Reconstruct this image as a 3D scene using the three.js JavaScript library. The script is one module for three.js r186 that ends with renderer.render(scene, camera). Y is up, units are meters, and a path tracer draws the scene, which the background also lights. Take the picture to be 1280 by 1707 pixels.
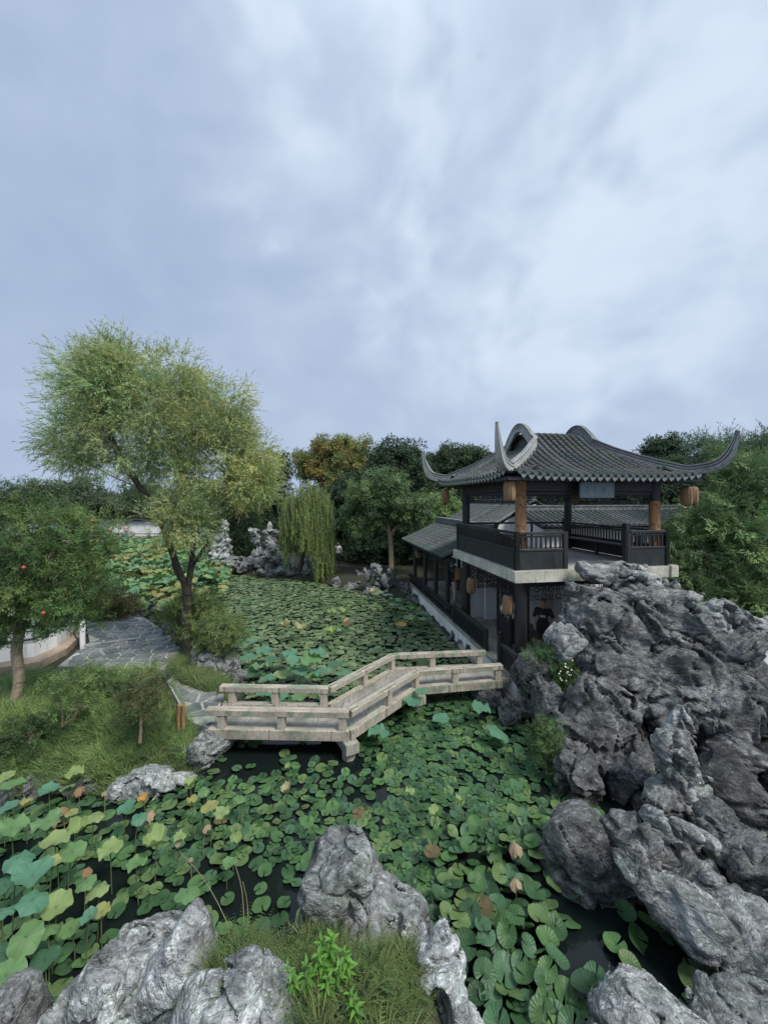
import * as THREE from 'three';
import { mergeGeometries } from 'three/addons/utils/BufferGeometryUtils.js';
import { createNoise3D } from 'simplex-noise';

// ---------- camera, sky, sun, exposure ----------
const W = 1280, H = 1707, F = 640, HZ = 833, EYE = 5.2;   // picture size, focal length and horizon row in pixels, eye height above the water
const scene = new THREE.Scene();
const camera = new THREE.PerspectiveCamera(2 * Math.atan(H / 2 / F) * 180 / Math.PI, W / H, 0.05, 600);
camera.position.set(0, EYE, 0);
camera.lookAt(0, EYE, -1);
camera.setViewOffset(W, H, 0, H / 2 - HZ, W, H);
const renderer = new THREE.WebGLRenderer({ antialias: true });
renderer.setSize(767, 1024);
renderer.toneMapping = THREE.LinearToneMapping;
renderer.toneMappingExposure = 2.3;
renderer.shadowMap.enabled = true;
const SUN = { intensity: 1.5, dir: [0.62, 1.15, 0.55], color: [1.0, 0.95, 0.87], soft: 32 };
const SKY_GAIN = 0.525;
const sun = new THREE.DirectionalLight(new THREE.Color().setRGB(...SUN.color), SUN.intensity);
sun.position.set(...SUN.dir).multiplyScalar(60);
sun.target.position.set(0, 0, -12);
sun.position.z -= 12;
sun.castShadow = true;
sun.shadow.radius = SUN.soft;
sun.shadow.mapSize.set(2048, 2048);
Object.assign(sun.shadow.camera, { left: -45, right: 45, top: 45, bottom: -45, near: 1, far: 160 });
scene.add(sun, sun.target);

// ---------- random numbers and noise ----------
function rng(seed) { let s = seed >>> 0; return () => { s = (s + 0x6d2b79f5) | 0; let t = Math.imul(s ^ (s >>> 15), 1 | s); t = (t + Math.imul(t ^ (t >>> 7), 61 | t)) ^ t; return ((t ^ (t >>> 14)) >>> 0) / 4294967296; }; }
const n3 = createNoise3D(rng(7));
const clamp = (x, a = 0, b = 1) => Math.min(b, Math.max(a, x));
const lerp = (a, b, t) => a + (b - a) * t;
const sstep = (a, b, x) => { const t = clamp((x - a) / (b - a)); return t * t * (3 - 2 * t); };
const fbm3 = (x, y, z, o = 4) => { let s = 0, a = 0.5; for (let i = 0; i < o; i++) { s += a * n3(x, y, z); x = x * 2.03 + 9; y = y * 2.03 + 4; z = z * 2.03 + 2; a *= 0.5; } return s; };
const V = (x, y, z) => new THREE.Vector3(x, y, z);
// a pixel of the photograph at a depth, and on a level, as points of the place
const at = (u, v, d) => V((u - W / 2) / F * d, EYE - (v - HZ) / F * d, -d);
const onLevel = (u, v, y = 0) => at(u, v, F * (EYE - y) / (v - HZ));

// ---------- sky: overcast, soft blue-grey cloud sheets with paler breaks ----------
{
  const SW = 1024, SH = 512, data = new Float32Array(SW * SH * 4);
  const cl = (dx, dy, dz, u, v, s) => { const c = at(u, v, 1).sub(V(0, EYE, 0)).normalize(); const dot = dx * c.x + dy * c.y + dz * c.z; return Math.exp(-(1 - dot) / (s * s)); };
  for (let r = 0; r < SH; r++) for (let c = 0; c < SW; c++) {
    const el = ((r + 0.5) / SH - 0.5) * Math.PI, az = ((c + 0.5) / SW - 0.5) * 2 * Math.PI;
    const y = Math.sin(el), x = Math.cos(az) * Math.cos(el), z = Math.sin(az) * Math.cos(el);
    const yy = Math.max(y, 0), k = 1 / (yy + 0.35), px = x * k, pz = z * k;
    const w = fbm3(x * 1.6 + 3, y * 2.0 + 1.5, z * 1.6, 3) * 0.35;
    const big = fbm3(x * 1.9 + w + px * 0.15, y * 2.6 + 0.3, z * 1.9 - w + pz * 0.15, 4);
    const fine = fbm3(x * 5.2 + w * 2, y * 7 + 5.3, z * 5.2 + w, 5);
    let cloud = 0.42 + big * 0.46 + fine * 0.30;
    const wx = x + fine * 0.06 + big * 0.05, wy = y + fine * 0.045 - big * 0.05, wz = z;
    const put = cl(wx, wy, wz, 650, 70, 0.15) * 0.95 + cl(wx, wy, wz, 1010, 440, 0.19) * 1.1 + cl(wx, wy, wz, 1180, 260, 0.20) * 0.8 + cl(wx, wy, wz, 720, 470, 0.12) * 0.25
      + cl(wx, wy, wz, 490, 230, 0.11) * 0.35 + cl(wx, wy, wz, 930, 620, 0.14) * 0.3 - cl(wx, wy, wz, 800, 60, 0.12) * 0.25 - cl(wx, wy, wz, 800, 400, 0.12) * 0.25
      - cl(wx, wy, wz, 160, 480, 0.34) * 0.5 - cl(wx, wy, wz, 1240, 390, 0.14) * 0.3 - cl(wx, wy, wz, 30, 150, 0.25) * 0.15;
    cloud = cloud * 0.55 + put * 0.52 + 0.14; cloud = 0.5 + 0.5 * Math.tanh((cloud - 0.48) * 1.9);
    const hor = Math.exp(-yy * 7);
    const dark = [0.295, 0.380, 0.540], pale = [0.580, 0.675, 0.790], low = [0.365, 0.438, 0.590], zen = 1 + 0.6 * sstep(0.74, 1, yy);
    for (let i = 0; i < 3; i++) {
      let L = lerp(dark[i], pale[i], cloud);
      L = lerp(L, low[i], hor * 0.75);
      data[(r * SW + c) * 4 + i] = L * zen * SKY_GAIN;
    }
    data[(r * SW + c) * 4 + 3] = 1;
  }
  const t = new THREE.DataTexture(data, SW, SH, THREE.RGBAFormat, THREE.FloatType);
  t.mapping = THREE.EquirectangularReflectionMapping; t.magFilter = THREE.LinearFilter; t.needsUpdate = true;
  scene.background = t; scene.environment = t;
}

// ---------- procedural textures ----------
function hash2(x, y, s) { let h = Math.imul(x, 374761393) + Math.imul(y, 668265263) + Math.imul(s, 974711); h = Math.imul(h ^ (h >>> 13), 1274126177); return ((h ^ (h >>> 16)) >>> 0) / 4294967296; }
function tn(x, y, px, py, s) {   // value noise that repeats every px by py cells
  const ix = Math.floor(x), iy = Math.floor(y), fx = x - ix, fy = y - iy, m = (a, p) => ((a % p) + p) % p;
  const u = fx * fx * (3 - 2 * fx), v = fy * fy * (3 - 2 * fy);
  const a = hash2(m(ix, px), m(iy, py), s), b = hash2(m(ix + 1, px), m(iy, py), s), c = hash2(m(ix, px), m(iy + 1, py), s), d = hash2(m(ix + 1, px), m(iy + 1, py), s);
  return lerp(lerp(a, b, u), lerp(c, d, u), v);
}
function tf(u, v, px, py, o, s) { let t = 0, a = 0.5, n = 0; for (let i = 0; i < o; i++) { t += a * tn(u * px, v * py, px, py, s + i * 17); n += a; a *= 0.5; px *= 2; py *= 2; } return t / n; }
function tex(size, fn, srgb = false) {
  const d = new Uint8Array(size * size * 4);
  for (let y = 0; y < size; y++) for (let x = 0; x < size; x++) {
    const c = fn((x + 0.5) / size, (y + 0.5) / size), i = (y * size + x) * 4;
    const q = typeof c === 'number' ? [c, c, c] : c;
    for (let k = 0; k < 3; k++) { let val = clamp(q[k]); if (srgb) val = val <= 0.0031308 ? val * 12.92 : 1.055 * Math.pow(val, 1 / 2.4) - 0.055; d[i + k] = Math.round(val * 255); }
    d[i + 3] = 255;
  }
  const t = new THREE.DataTexture(d, size, size, THREE.RGBAFormat, THREE.UnsignedByteType);
  t.wrapS = t.wrapT = THREE.RepeatWrapping; t.magFilter = THREE.LinearFilter; t.minFilter = THREE.LinearMipmapLinearFilter; t.generateMipmaps = true;
  if (srgb) t.colorSpace = THREE.SRGBColorSpace;
  t.needsUpdate = true;
  return t;
}
const rep = (t, a, b = a) => { const c = t.clone(); c.repeat.set(a, b); c.needsUpdate = true; return c; };
const mixc = (a, b, t) => [lerp(a[0], b[0], t), lerp(a[1], b[1], t), lerp(a[2], b[2], t)];

const T = {};
T.rockBump = tex(1024, (u, v) => {
  const w = tf(u, v, 5, 5, 3, 3) * 0.12;
  const st = tf(u + w, v + w, 7, 22, 4, 11), r1 = 1 - Math.abs(2 * tf(u + w, v - w, 9, 13, 4, 21) - 1), g = tf(u, v, 60, 60, 3, 31);
  const cr = Math.abs(2 * tf(u - w, v + w * 2, 6, 9, 4, 41) - 1);
  return 0.40 * st + 0.33 * r1 + 0.17 * g + 0.12 * Math.min(1, cr * 7);
});
T.rockCol = tex(1024, (u, v) => {
  const w = tf(u, v, 4, 4, 3, 5) * 0.16;
  const a = tf(u + w, v, 5, 9, 5, 51), b = tf(u, v + w, 24, 40, 4, 61), vein = 1 - Math.abs(2 * tf(u + w, v - w, 6, 12, 5, 71) - 1), sp = tf(u, v, 90, 90, 2, 81);
  const st = tf(u + w * 0.6, v + w, 5, 34, 4, 55);
  let l = 0.44 + 0.42 * (a - 0.5) + 0.46 * (b - 0.5) + 0.16 * (sp - 0.5) + 0.45 * (st - 0.5);
  l += 0.36 * sstep(0.90, 0.99, vein) * sstep(0.42, 0.62, b);
  l = clamp(l, 0.07, 1);
  const moss = sstep(0.55, 0.75, tf(u, v, 3, 3, 4, 91)) * 0.18;
  return [l * (0.97 - moss * 0.35), l * (1 - moss * 0.02), l * (0.985 - moss * 0.25)];
}, true);
T.grain = tex(512, (u, v) => { const a = tf(u, v, 6, 6, 6, 101), b = tf(u, v, 40, 40, 3, 111); return 0.6 * a + 0.4 * b; });
T.stone = tex(1024, (u, v) => {   // weathered stone and concrete
  const a = tf(u, v, 4, 4, 6, 121), b = tf(u, v, 60, 60, 3, 131), s = tf(u, v, 26, 3, 4, 141), sp = tf(u, v, 110, 110, 1, 151);
  const l = clamp(0.78 + 0.75 * (a - 0.5) + 0.4 * (b - 0.5) - 0.35 * sstep(0.55, 0.75, s) * sstep(0.4, 0.6, a) - 0.25 * sstep(0.83, 0.93, sp));
  const g = sstep(0.5, 0.72, tf(u, v, 5, 5, 4, 161)) * 0.18;
  return [l * (1 - g), l * (1 - g * 0.25), l * (0.95 - g * 0.6)];
}, true);
T.oldstone = tex(1024, (u, v) => {   // damp, stained stone
  const a = tf(u, v, 4, 4, 6, 421), b = tf(u, v, 70, 70, 3, 431), s = tf(u, v, 40, 3, 4, 441), sp = tf(u, v, 120, 120, 1, 451), g0 = tf(u, v, 7, 5, 5, 461);
  const l = clamp(0.80 + 0.8 * (a - 0.5) + 0.55 * (b - 0.5) - 0.5 * sstep(0.52, 0.72, s) * sstep(0.42, 0.6, a) - 0.35 * sstep(0.80, 0.92, sp), 0.1, 1);
  const g = sstep(0.48, 0.7, g0) * 0.42;
  return [l * (1 - g), l * (1 - g * 0.45), l * (0.96 - g * 0.75)];
}, true);
T.wood = tex(512, (u, v) => { const w = tf(u, v, 3, 2, 3, 171) * 0.3; const s = tf(u + w, v, 40, 3, 4, 181), b = tf(u, v, 6, 3, 4, 191); const l = clamp(0.62 + 0.7 * (s - 0.5) + 0.6 * (b - 0.5), 0.1, 1); return [l, l, l]; }, true);
T.oldwood = tex(512, (u, v) => {   // post whose dark paint has worn off over orange timber
  const s = tf(u, v, 22, 3, 4, 201), b = tf(u, v, 5, 7, 5, 211), k = sstep(0.56, 0.66, b + 0.25 * (s - 0.5));
  const l = 0.75 + 0.9 * (s - 0.5);
  return mixc([0.44 * l, 0.225 * l, 0.098 * l], [0.07, 0.06, 0.052], k * 0.85);
}, true);
T.plaster = tex(512, (u, v) => { const a = tf(u, v, 3, 3, 5, 221), s = tf(u, v, 22, 2, 4, 231); const l = clamp(0.90 + 0.25 * (a - 0.5) - 0.22 * sstep(0.55, 0.8, s)); return [l, l, l * 0.985]; }, true);
T.bark = tex(512, (u, v) => { const s = tf(u, v, 14, 4, 5, 241), k = 1 - Math.abs(2 * s - 1); return clamp(0.3 + 0.9 * k * tf(u, v, 30, 12, 3, 251)); });
T.soil = tex(512, (u, v) => { const a = tf(u, v, 5, 5, 5, 261), b = tf(u, v, 50, 50, 3, 271); return mixc([0.022, 0.028, 0.012], [0.05, 0.05, 0.028], clamp(0.6 * a + 0.6 * b - 0.1)); }, true);
T.tile = tex(512, (u, v) => { const a = tf(u, v, 9, 9, 5, 281), b = tf(u, v, 60, 60, 2, 291); const l = clamp(0.55 + 0.9 * (a - 0.5) + 0.5 * (b - 0.5), 0.1, 1); const m = sstep(0.55, 0.7, tf(u, v, 5, 5, 4, 301)) * 0.25; return [l * (1 - m), l, l * (1 - m * 0.6)]; }, true);
T.veins = tex(256, (u, v) => 0.5 + 0.5 * Math.cos(u * Math.PI * 2 * 18) * 0.5 + 0.3 * (tf(u, v, 12, 12, 3, 311) - 0.5));
T.ripple = tex(512, (u, v) => tf(u, v, 9, 6, 5, 321));

// ---------- materials (real-world base colours, linear) ----------
const col = (c) => new THREE.Color().setRGB(...c);
const std = (c, rough, o = {}) => new THREE.MeshStandardMaterial({ color: col(c), roughness: rough, ...o });
const phy = (c, rough, o = {}) => new THREE.MeshPhysicalMaterial({ color: col(c), roughness: rough, ...o });
const M = {
  rock: std([1, 1, 1], 1.0, { map: rep(T.rockCol, 1.25), bumpMap: rep(T.rockBump, 1.6), bumpScale: 0.05, vertexColors: true }),
  paleRock: std([1.25, 1.25, 1.25], 1.0, { map: rep(T.rockCol, 0.5), bumpMap: rep(T.rockBump, 0.7), bumpScale: 0.08, vertexColors: true }),
  concrete: std([0.40, 0.385, 0.345], 0.85, { map: rep(T.stone, 0.6), bumpMap: rep(T.grain, 3), bumpScale: 0.006 }),
  slab: std([0.66, 0.64, 0.57], 0.85, { map: rep(T.stone, 0.45), bumpMap: rep(T.grain, 3), bumpScale: 0.006 }),
  bridge: std([0.50, 0.445, 0.38], 0.9, { map: rep(T.oldstone, 0.8), bumpMap: rep(T.grain, 4), bumpScale: 0.006 }),
  floor: std([0.45, 0.46, 0.46], 0.75, { map: rep(T.stone, 0.5) }),
  black: std([0.020, 0.022, 0.024], 0.5, { bumpMap: rep(T.wood, 1), bumpScale: 0.003 }),
  panel: std([0.036, 0.042, 0.043], 0.5, { map: rep(T.wood, 1), bumpMap: rep(T.wood, 1), bumpScale: 0.003 }),
  oldwood: std([1, 1, 1], 0.65, { map: T.oldwood, bumpMap: T.wood, bumpScale: 0.004 }),
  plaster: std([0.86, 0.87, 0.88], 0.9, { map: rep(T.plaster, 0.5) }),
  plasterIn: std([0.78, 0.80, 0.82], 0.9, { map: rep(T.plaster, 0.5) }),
  tile: std([0.135, 0.145, 0.155], 0.75, { map: rep(T.tile, 0.9), bumpMap: rep(T.grain, 4), bumpScale: 0.006 }),
  tileDark: std([0.060, 0.066, 0.072], 0.8, { map: rep(T.tile, 0.9) }),
  tilePale: std([0.34, 0.355, 0.37], 0.8, { map: rep(T.stone, 1.5) }),
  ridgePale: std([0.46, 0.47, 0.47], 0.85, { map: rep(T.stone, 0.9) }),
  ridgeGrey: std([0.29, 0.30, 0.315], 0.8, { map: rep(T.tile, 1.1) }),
  lantern: phy([0.56, 0.36, 0.18], 0.8, { map: rep(T.wood, 1), transmission: 0.25, thickness: 0 }),
  lanternRib: std([0.20, 0.12, 0.06], 0.6),
  bark: std([0.11, 0.09, 0.07], 0.9, { map: rep(T.wood, 2), bumpMap: rep(T.bark, 1.5), bumpScale: 0.02 }),
  barkPale: std([0.44, 0.36, 0.26], 0.9, { map: rep(T.stone, 1.2), bumpMap: rep(T.bark, 2), bumpScale: 0.015 }),
  barkDark: std([0.06, 0.052, 0.045], 0.9, { bumpMap: rep(T.bark, 1), bumpScale: 0.02 }),
  soil: std([1, 1, 1], 0.95, { map: rep(T.soil, 0.8), bumpMap: rep(T.grain, 2), bumpScale: 0.03 }),
  water: phy([0.008, 0.013, 0.012], 0.06, { ior: 1.33, bumpMap: rep(T.ripple, 0.25), bumpScale: 0.008 }),
  grout: std([0.46, 0.46, 0.43], 0.9, { map: rep(T.stone, 0.7) }),
  timber: std([0.42, 0.24, 0.11], 0.75, { map: rep(T.wood, 2), bumpMap: rep(T.wood, 2), bumpScale: 0.004 }),
  bamboo: std([0.36, 0.30, 0.20], 0.6, { map: rep(T.wood, 2) }),
};
M.tiles = [M.tile, std([0.105, 0.115, 0.12], 0.8, { map: rep(T.tile, 0.7), bumpMap: rep(T.grain, 4), bumpScale: 0.006 }), std([0.165, 0.172, 0.175], 0.8, { map: rep(T.tile, 1.1), bumpMap: rep(T.grain, 4), bumpScale: 0.006 }), std([0.12, 0.135, 0.115], 0.85, { map: rep(T.tile, 0.8), bumpMap: rep(T.grain, 4), bumpScale: 0.006 })];
const RT_ = rng(404), anyTile = () => M.tiles[Math.floor(RT_() * 4)];
const leafMat = (o = {}) => phy([1, 1, 1], 0.62, { side: THREE.DoubleSide, transmission: 0.42, thickness: 0, specularIntensity: 0.5, ...o });
M.leaf = leafMat({ roughness: 0.75 });
M.petal = leafMat({ roughness: 0.8 });

// ---------- naming, tagging, geometry helpers ----------
const used = new Map();
function numbered(name) { const k = used.get(name) ?? 0; used.set(name, k + 1); return k ? `${name}_${String(k).padStart(3, '0')}` : name; }
function tag(o, label, category, group) { o.userData.label = label; if (category) o.userData.category = category; if (group) o.userData.group = group; return o; }
function add(o) { o.name = numbered(o.name); scene.add(o); return o; }
function thing(name, label, category, pos = [0, 0, 0], turn = 0, group) {
  const g = new THREE.Group(); g.name = numbered(name); g.position.set(...(pos.isVector3 ? pos.toArray() : pos)); g.rotation.y = turn;
  tag(g, label, category, group); scene.add(g); return g;
}
function mesh(name, geo, mat) { const m = new THREE.Mesh(geo, mat); m.name = name; m.castShadow = m.receiveShadow = true; return m; }
function part(parent, name, geo, mat, label) { const m = mesh(name, geo, mat); if (label) m.userData.label = label; parent.add(m); return m; }
function single(name, geo, mat, label, category, group, pos) { const m = mesh(numbered(name), geo, mat); if (pos) m.position.copy(pos); tag(m, label, category, group); scene.add(m); return m; }
function struct(name, geo, mat) { const m = mesh(numbered(name), geo, mat); m.userData.kind = 'structure'; scene.add(m); return m; }

// gives a geometry texture coordinates in metres, by the direction that each face looks in
function metres(g, offset = 0) {
  const s = g.index ? g.toNonIndexed() : g, p = s.attributes.position, n = p.count, uv = new Float32Array(n * 2);
  const a = V(), b = V(), c = V();
  for (let i = 0; i < n; i += 3) {
    a.fromBufferAttribute(p, i); b.fromBufferAttribute(p, i + 1); c.fromBufferAttribute(p, i + 2);
    const f = b.clone().sub(a).cross(c.clone().sub(a)), X = Math.abs(f.x), Y = Math.abs(f.y), Z = Math.abs(f.z);
    for (let k = 0; k < 3; k++) {
      const q = k === 0 ? a : k === 1 ? b : c;
      const [u, v] = X >= Y && X >= Z ? [q.z, q.y] : Y >= Z ? [q.x, q.z] : [q.x, q.y];
      uv[(i + k) * 2] = u + offset; uv[(i + k) * 2 + 1] = v + offset * 0.7;
    }
  }
  s.setAttribute('uv', new THREE.BufferAttribute(uv, 2));
  return s;
}
const merge = (list) => mergeGeometries(list.map((g) => { const s = g.index ? g.toNonIndexed() : g; for (const k of Object.keys(s.attributes)) if (!['position', 'normal', 'uv'].includes(k)) s.deleteAttribute(k); if (!s.attributes.uv) s.setAttribute('uv', new THREE.BufferAttribute(new Float32Array(s.attributes.position.count * 2), 2)); return s; }));
// box between two corners, with small chamfers so that its edges catch light
function bx(x0, y0, z0, x1, y1, z1, c = 0.008) {
  const w = Math.abs(x1 - x0), h = Math.abs(y1 - y0), d = Math.abs(z1 - z0);
  c = Math.min(c, w * 0.2, h * 0.2, d * 0.2);
  const s = new THREE.Shape(); s.moveTo(-w / 2 + c, -h / 2); s.lineTo(w / 2 - c, -h / 2); s.lineTo(w / 2, -h / 2 + c); s.lineTo(w / 2, h / 2 - c); s.lineTo(w / 2 - c, h / 2); s.lineTo(-w / 2 + c, h / 2); s.lineTo(-w / 2, h / 2 - c); s.lineTo(-w / 2, -h / 2 + c); s.closePath();
  const g = c > 0.003 ? new THREE.ExtrudeGeometry(s, { depth: d, bevelEnabled: false }) : new THREE.BoxGeometry(w, h, d);
  if (c > 0.003) g.translate(0, 0, -d / 2);
  g.translate((x0 + x1) / 2, (y0 + y1) / 2, (z0 + z1) / 2);
  return metres(g, (x0 * 7.3 + z0 * 3.1) % 5);
}
// straight bar of w by h between two points, its height kept upright
function bar(p, q, w, h, up = V(0, 1, 0)) {
  const L = p.distanceTo(q), g = bx(-w / 2, -h / 2, -L / 2, w / 2, h / 2, L / 2), z = q.clone().sub(p).normalize(), x = up.clone().cross(z).normalize(), y = z.clone().cross(x);
  g.applyMatrix4(new THREE.Matrix4().makeBasis(x, y, z).setPosition(p.clone().add(q).multiplyScalar(0.5)));
  return g;
}
function cyl(p, q, r0, r1, n = 10, open = false) {
  const L = p.distanceTo(q), g = new THREE.CylinderGeometry(r1, r0, L, n, 1, open);
  const uv = g.attributes.uv; for (let i = 0; i < uv.count; i++) uv.setXY(i, uv.getX(i) * Math.max(1, Math.round(6.28 * r0 * 2)) * 0.5, uv.getY(i) * L);
  g.applyQuaternion(new THREE.Quaternion().setFromUnitVectors(V(0, 1, 0), q.clone().sub(p).normalize())); g.translate((p.x + q.x) / 2, (p.y + q.y) / 2, (p.z + q.z) / 2);
  return g;
}
// flat polygon (list of [x, z]) at a height
function sheet(poly, y) {
  const s = new THREE.Shape(poly.map(([x, z]) => new THREE.Vector2(x, -z))), g = new THREE.ShapeGeometry(s); g.rotateX(-Math.PI / 2); g.translate(0, y, 0);
  return metres(g);
}
// upright prism over a polygon of [x, z]
function prism(poly, y0, y1) {
  const s = new THREE.Shape(poly.map(([x, z]) => new THREE.Vector2(x, -z))), g = new THREE.ExtrudeGeometry(s, { depth: y1 - y0, bevelEnabled: false }); g.rotateX(-Math.PI / 2); g.translate(0, y0, 0);
  return metres(g);
}
function gridGeo(nu, nv, fn, flip = false) {
  const P = [], U = [], I = [];
  for (let j = 0; j <= nv; j++) for (let i = 0; i <= nu; i++) { const [x, y, z, u, v] = fn(i / nu, j / nv); P.push(x, y, z); U.push(u ?? i / nu, v ?? j / nv); }
  for (let j = 0; j < nv; j++) for (let i = 0; i < nu; i++) { const a = j * (nu + 1) + i, b = a + 1, c = a + nu + 1, d = c + 1; flip ? I.push(a, c, b, b, c, d) : I.push(a, b, c, b, d, c); }
  const g = new THREE.BufferGeometry(); g.setAttribute('position', new THREE.Float32BufferAttribute(P, 3)); g.setAttribute('uv', new THREE.Float32BufferAttribute(U, 2)); g.setIndex(I); g.computeVertexNormals();
  return g;
}
function sdPoly(poly, x, z) {   // signed distance to a polygon, negative inside
  let d = 1e9, inside = false;
  for (let i = 0, j = poly.length - 1; i < poly.length; j = i++) {
    const [ax, az] = poly[i], [bx_, bz] = poly[j], ex = bx_ - ax, ez = bz - az, wx = x - ax, wz = z - az, t = clamp((wx * ex + wz * ez) / (ex * ex + ez * ez));
    d = Math.min(d, (wx - ex * t) ** 2 + (wz - ez * t) ** 2);
    if ((az > z) !== (bz > z) && x < (bx_ - ax) * (z - az) / (bz - az) + ax) inside = !inside;
  }
  return (inside ? -1 : 1) * Math.sqrt(d);
}
// surface of a distance field, by surface nets
function skin(f, lo, hi, cell) {
  const nx = Math.ceil((hi.x - lo.x) / cell) + 1, ny = Math.ceil((hi.y - lo.y) / cell) + 1, nz = Math.ceil((hi.z - lo.z) / cell) + 1, D = new Float32Array(nx * ny * nz);
  let o = 0; for (let k = 0; k < nz; k++) for (let j = 0; j < ny; j++) for (let i = 0; i < nx; i++) D[o++] = f(lo.x + i * cell, lo.y + j * cell, lo.z + k * cell);
  const id = new Int32Array(nx * ny * nz).fill(-1), P = [], I = [], sx = 1, sy = nx, sz = nx * ny, CO = [0, sx, sy, sx + sy, sz, sx + sz, sy + sz, sx + sy + sz], E = [[0, 1], [0, 2], [0, 4], [1, 3], [1, 5], [2, 3], [2, 6], [3, 7], [4, 5], [4, 6], [5, 7], [6, 7]];
  for (let k = 0; k < nz - 1; k++) for (let j = 0; j < ny - 1; j++) for (let i = 0; i < nx - 1; i++) {
    const b = i + j * sy + k * sz; let m = 0; for (let c = 0; c < 8; c++) if (D[b + CO[c]] < 0) m |= 1 << c;
    if (m === 0 || m === 255) continue;
    let x = 0, y = 0, z = 0, n = 0;
    for (const [p, q] of E) { if (((m >> p) & 1) === ((m >> q) & 1)) continue; const a = D[b + CO[p]], c = D[b + CO[q]], t = a / (a - c); x += lerp(p & 1, q & 1, t); y += lerp((p >> 1) & 1, (q >> 1) & 1, t); z += lerp(p >> 2, q >> 2, t); n++; }
    id[b] = P.length / 3; P.push(lo.x + (i + x / n) * cell, lo.y + (j + y / n) * cell, lo.z + (k + z / n) * cell);
  }
  const quad = (a, b, c, d, s) => { if (a < 0 || b < 0 || c < 0 || d < 0) return; s ? I.push(a, b, c, a, c, d) : I.push(a, c, b, a, d, c); };
  for (let k = 1; k < nz - 1; k++) for (let j = 1; j < ny - 1; j++) for (let i = 1; i < nx - 1; i++) {
    const b = i + j * sy + k * sz, s = D[b] < 0;
    if (s !== D[b + sx] < 0) quad(id[b - sy - sz], id[b - sz], id[b], id[b - sy], s);
    if (s !== D[b + sy] < 0) quad(id[b - sx - sz], id[b - sx], id[b], id[b - sz], s);
    if (s !== D[b + sz] < 0) quad(id[b - sx - sy], id[b - sy], id[b], id[b - sx], s);
  }
  const g = new THREE.BufferGeometry(); g.setAttribute('position', new THREE.Float32BufferAttribute(P, 3)); g.setIndex(I); g.computeVertexNormals();
  return g;
}
// like metres(), but keeps smooth normals and shared corners
function metresSmooth(g, color) {
  const p = g.attributes.position, nn = g.attributes.normal, ix = g.index.array, map = new Map(), P = [], N = [], U = [], C = [], I = [];
  const a = V(), b = V(), c = V();
  for (let i = 0; i < ix.length; i += 3) {
    a.fromBufferAttribute(p, ix[i]); b.fromBufferAttribute(p, ix[i + 1]); c.fromBufferAttribute(p, ix[i + 2]);
    const f = b.clone().sub(a).cross(c.clone().sub(a)), X = Math.abs(f.x), Y = Math.abs(f.y), Z = Math.abs(f.z), ax = X >= Y && X >= Z ? 0 : Y >= Z ? 1 : 2;
    for (let k = 0; k < 3; k++) {
      const v = ix[i + k], key = v * 3 + ax; let id = map.get(key);
      if (id === undefined) {
        id = P.length / 3; map.set(key, id); const x = p.getX(v), y = p.getY(v), z = p.getZ(v);
        P.push(x, y, z); N.push(nn.getX(v), nn.getY(v), nn.getZ(v)); U.push(...(ax === 0 ? [z, y] : ax === 1 ? [x, z] : [x, y]));
        if (color) C.push(...color(x, y, z));
      }
      I.push(id);
    }
  }
  const r = new THREE.BufferGeometry(); r.setAttribute('position', new THREE.Float32BufferAttribute(P, 3)); r.setAttribute('normal', new THREE.Float32BufferAttribute(N, 3)); r.setAttribute('uv', new THREE.Float32BufferAttribute(U, 2));
  if (color) r.setAttribute('color', new THREE.Float32BufferAttribute(C, 3));
  r.setIndex(I); return r;
}
// ---------- ground, pond ----------
const POND = [[-14, 2.2], [-2.4, 2.7], [-1.7, 3.7], [0.6, 3.8], [1.0, 3.3], [3.4, 2.2], [9, 2.6], [9, 8], [5.2, 9.2], [3.3, 9.7], [1.35, 21.3], [1.3, 20], [-1.4, 21.9], [-4.2, 24.3], [-11, 27], [-13, 32], [-16, 47], [-45, 47], [-45, 15.5],
  [-12, 15.4], [-7, 15.2], [-5.6, 14], [-4.3, 11.2], [-3.6, 9.5], [-3.5, 8], [-3.7, 7.3], [-5, 6.85], [-7, 6.7], [-14, 6.5]].map(([x, d]) => [x, -d]);
const TERRACE = [[97, 1112, 0.5], [150, 1072, 0.5], [143, 1032, 0.5], [240, 1030, 0.5], [282, 1058, 0.5], [300, 1090, 0.5], [285, 1115, 0.5], [300, 1140, 0.5], [352, 1160, 0.5], [372, 1165, 0.5], [352, 1218, 0.5], [318, 1205, 0.5], [280, 1145, 0.5], [262, 1116, 0.5], [180, 1116, 0.5]].map(([u, v, y]) => { const p = onLevel(u, v, y); return [p.x, p.z]; });
const sdPond = (x, z) => sdPoly(POND, x, z);
function groundY(x, z) {
  const s = sdPond(x, z) + 0.12 * n3(x * 1.3, 2, z * 1.3);
  let h = s < 0 ? Math.max(-0.9, s * 1.6) : 0.46 * (1 - Math.exp(-s * 3.2));
  h += (s > 0.3 ? 0.04 : 0) * fbm3(x * 0.6, 0, z * 0.6, 3);
  if (s > 0 && x > -14 && x < -3.6 && z > -11 && z < -6.4) h += 0.22 * sstep(0.1, 1.4, s) * sstep(10.2, 9.0, -z) * sstep(0.1, 0.7, sdPoly(TERRACE, x, z));     // the lawn rises a little
  h += 1.25 * Math.exp(-(((x + 0.55) / 1.25) ** 4) - (((z + 2.75) / 0.78) ** 4)) * (0.9 + 0.15 * n3(x * 2, 5, z * 2));     // soil between the rocks by the viewer
  if (-z > 30) h += 0.2 * sstep(30, 60, -z);
  return h;
}
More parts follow.
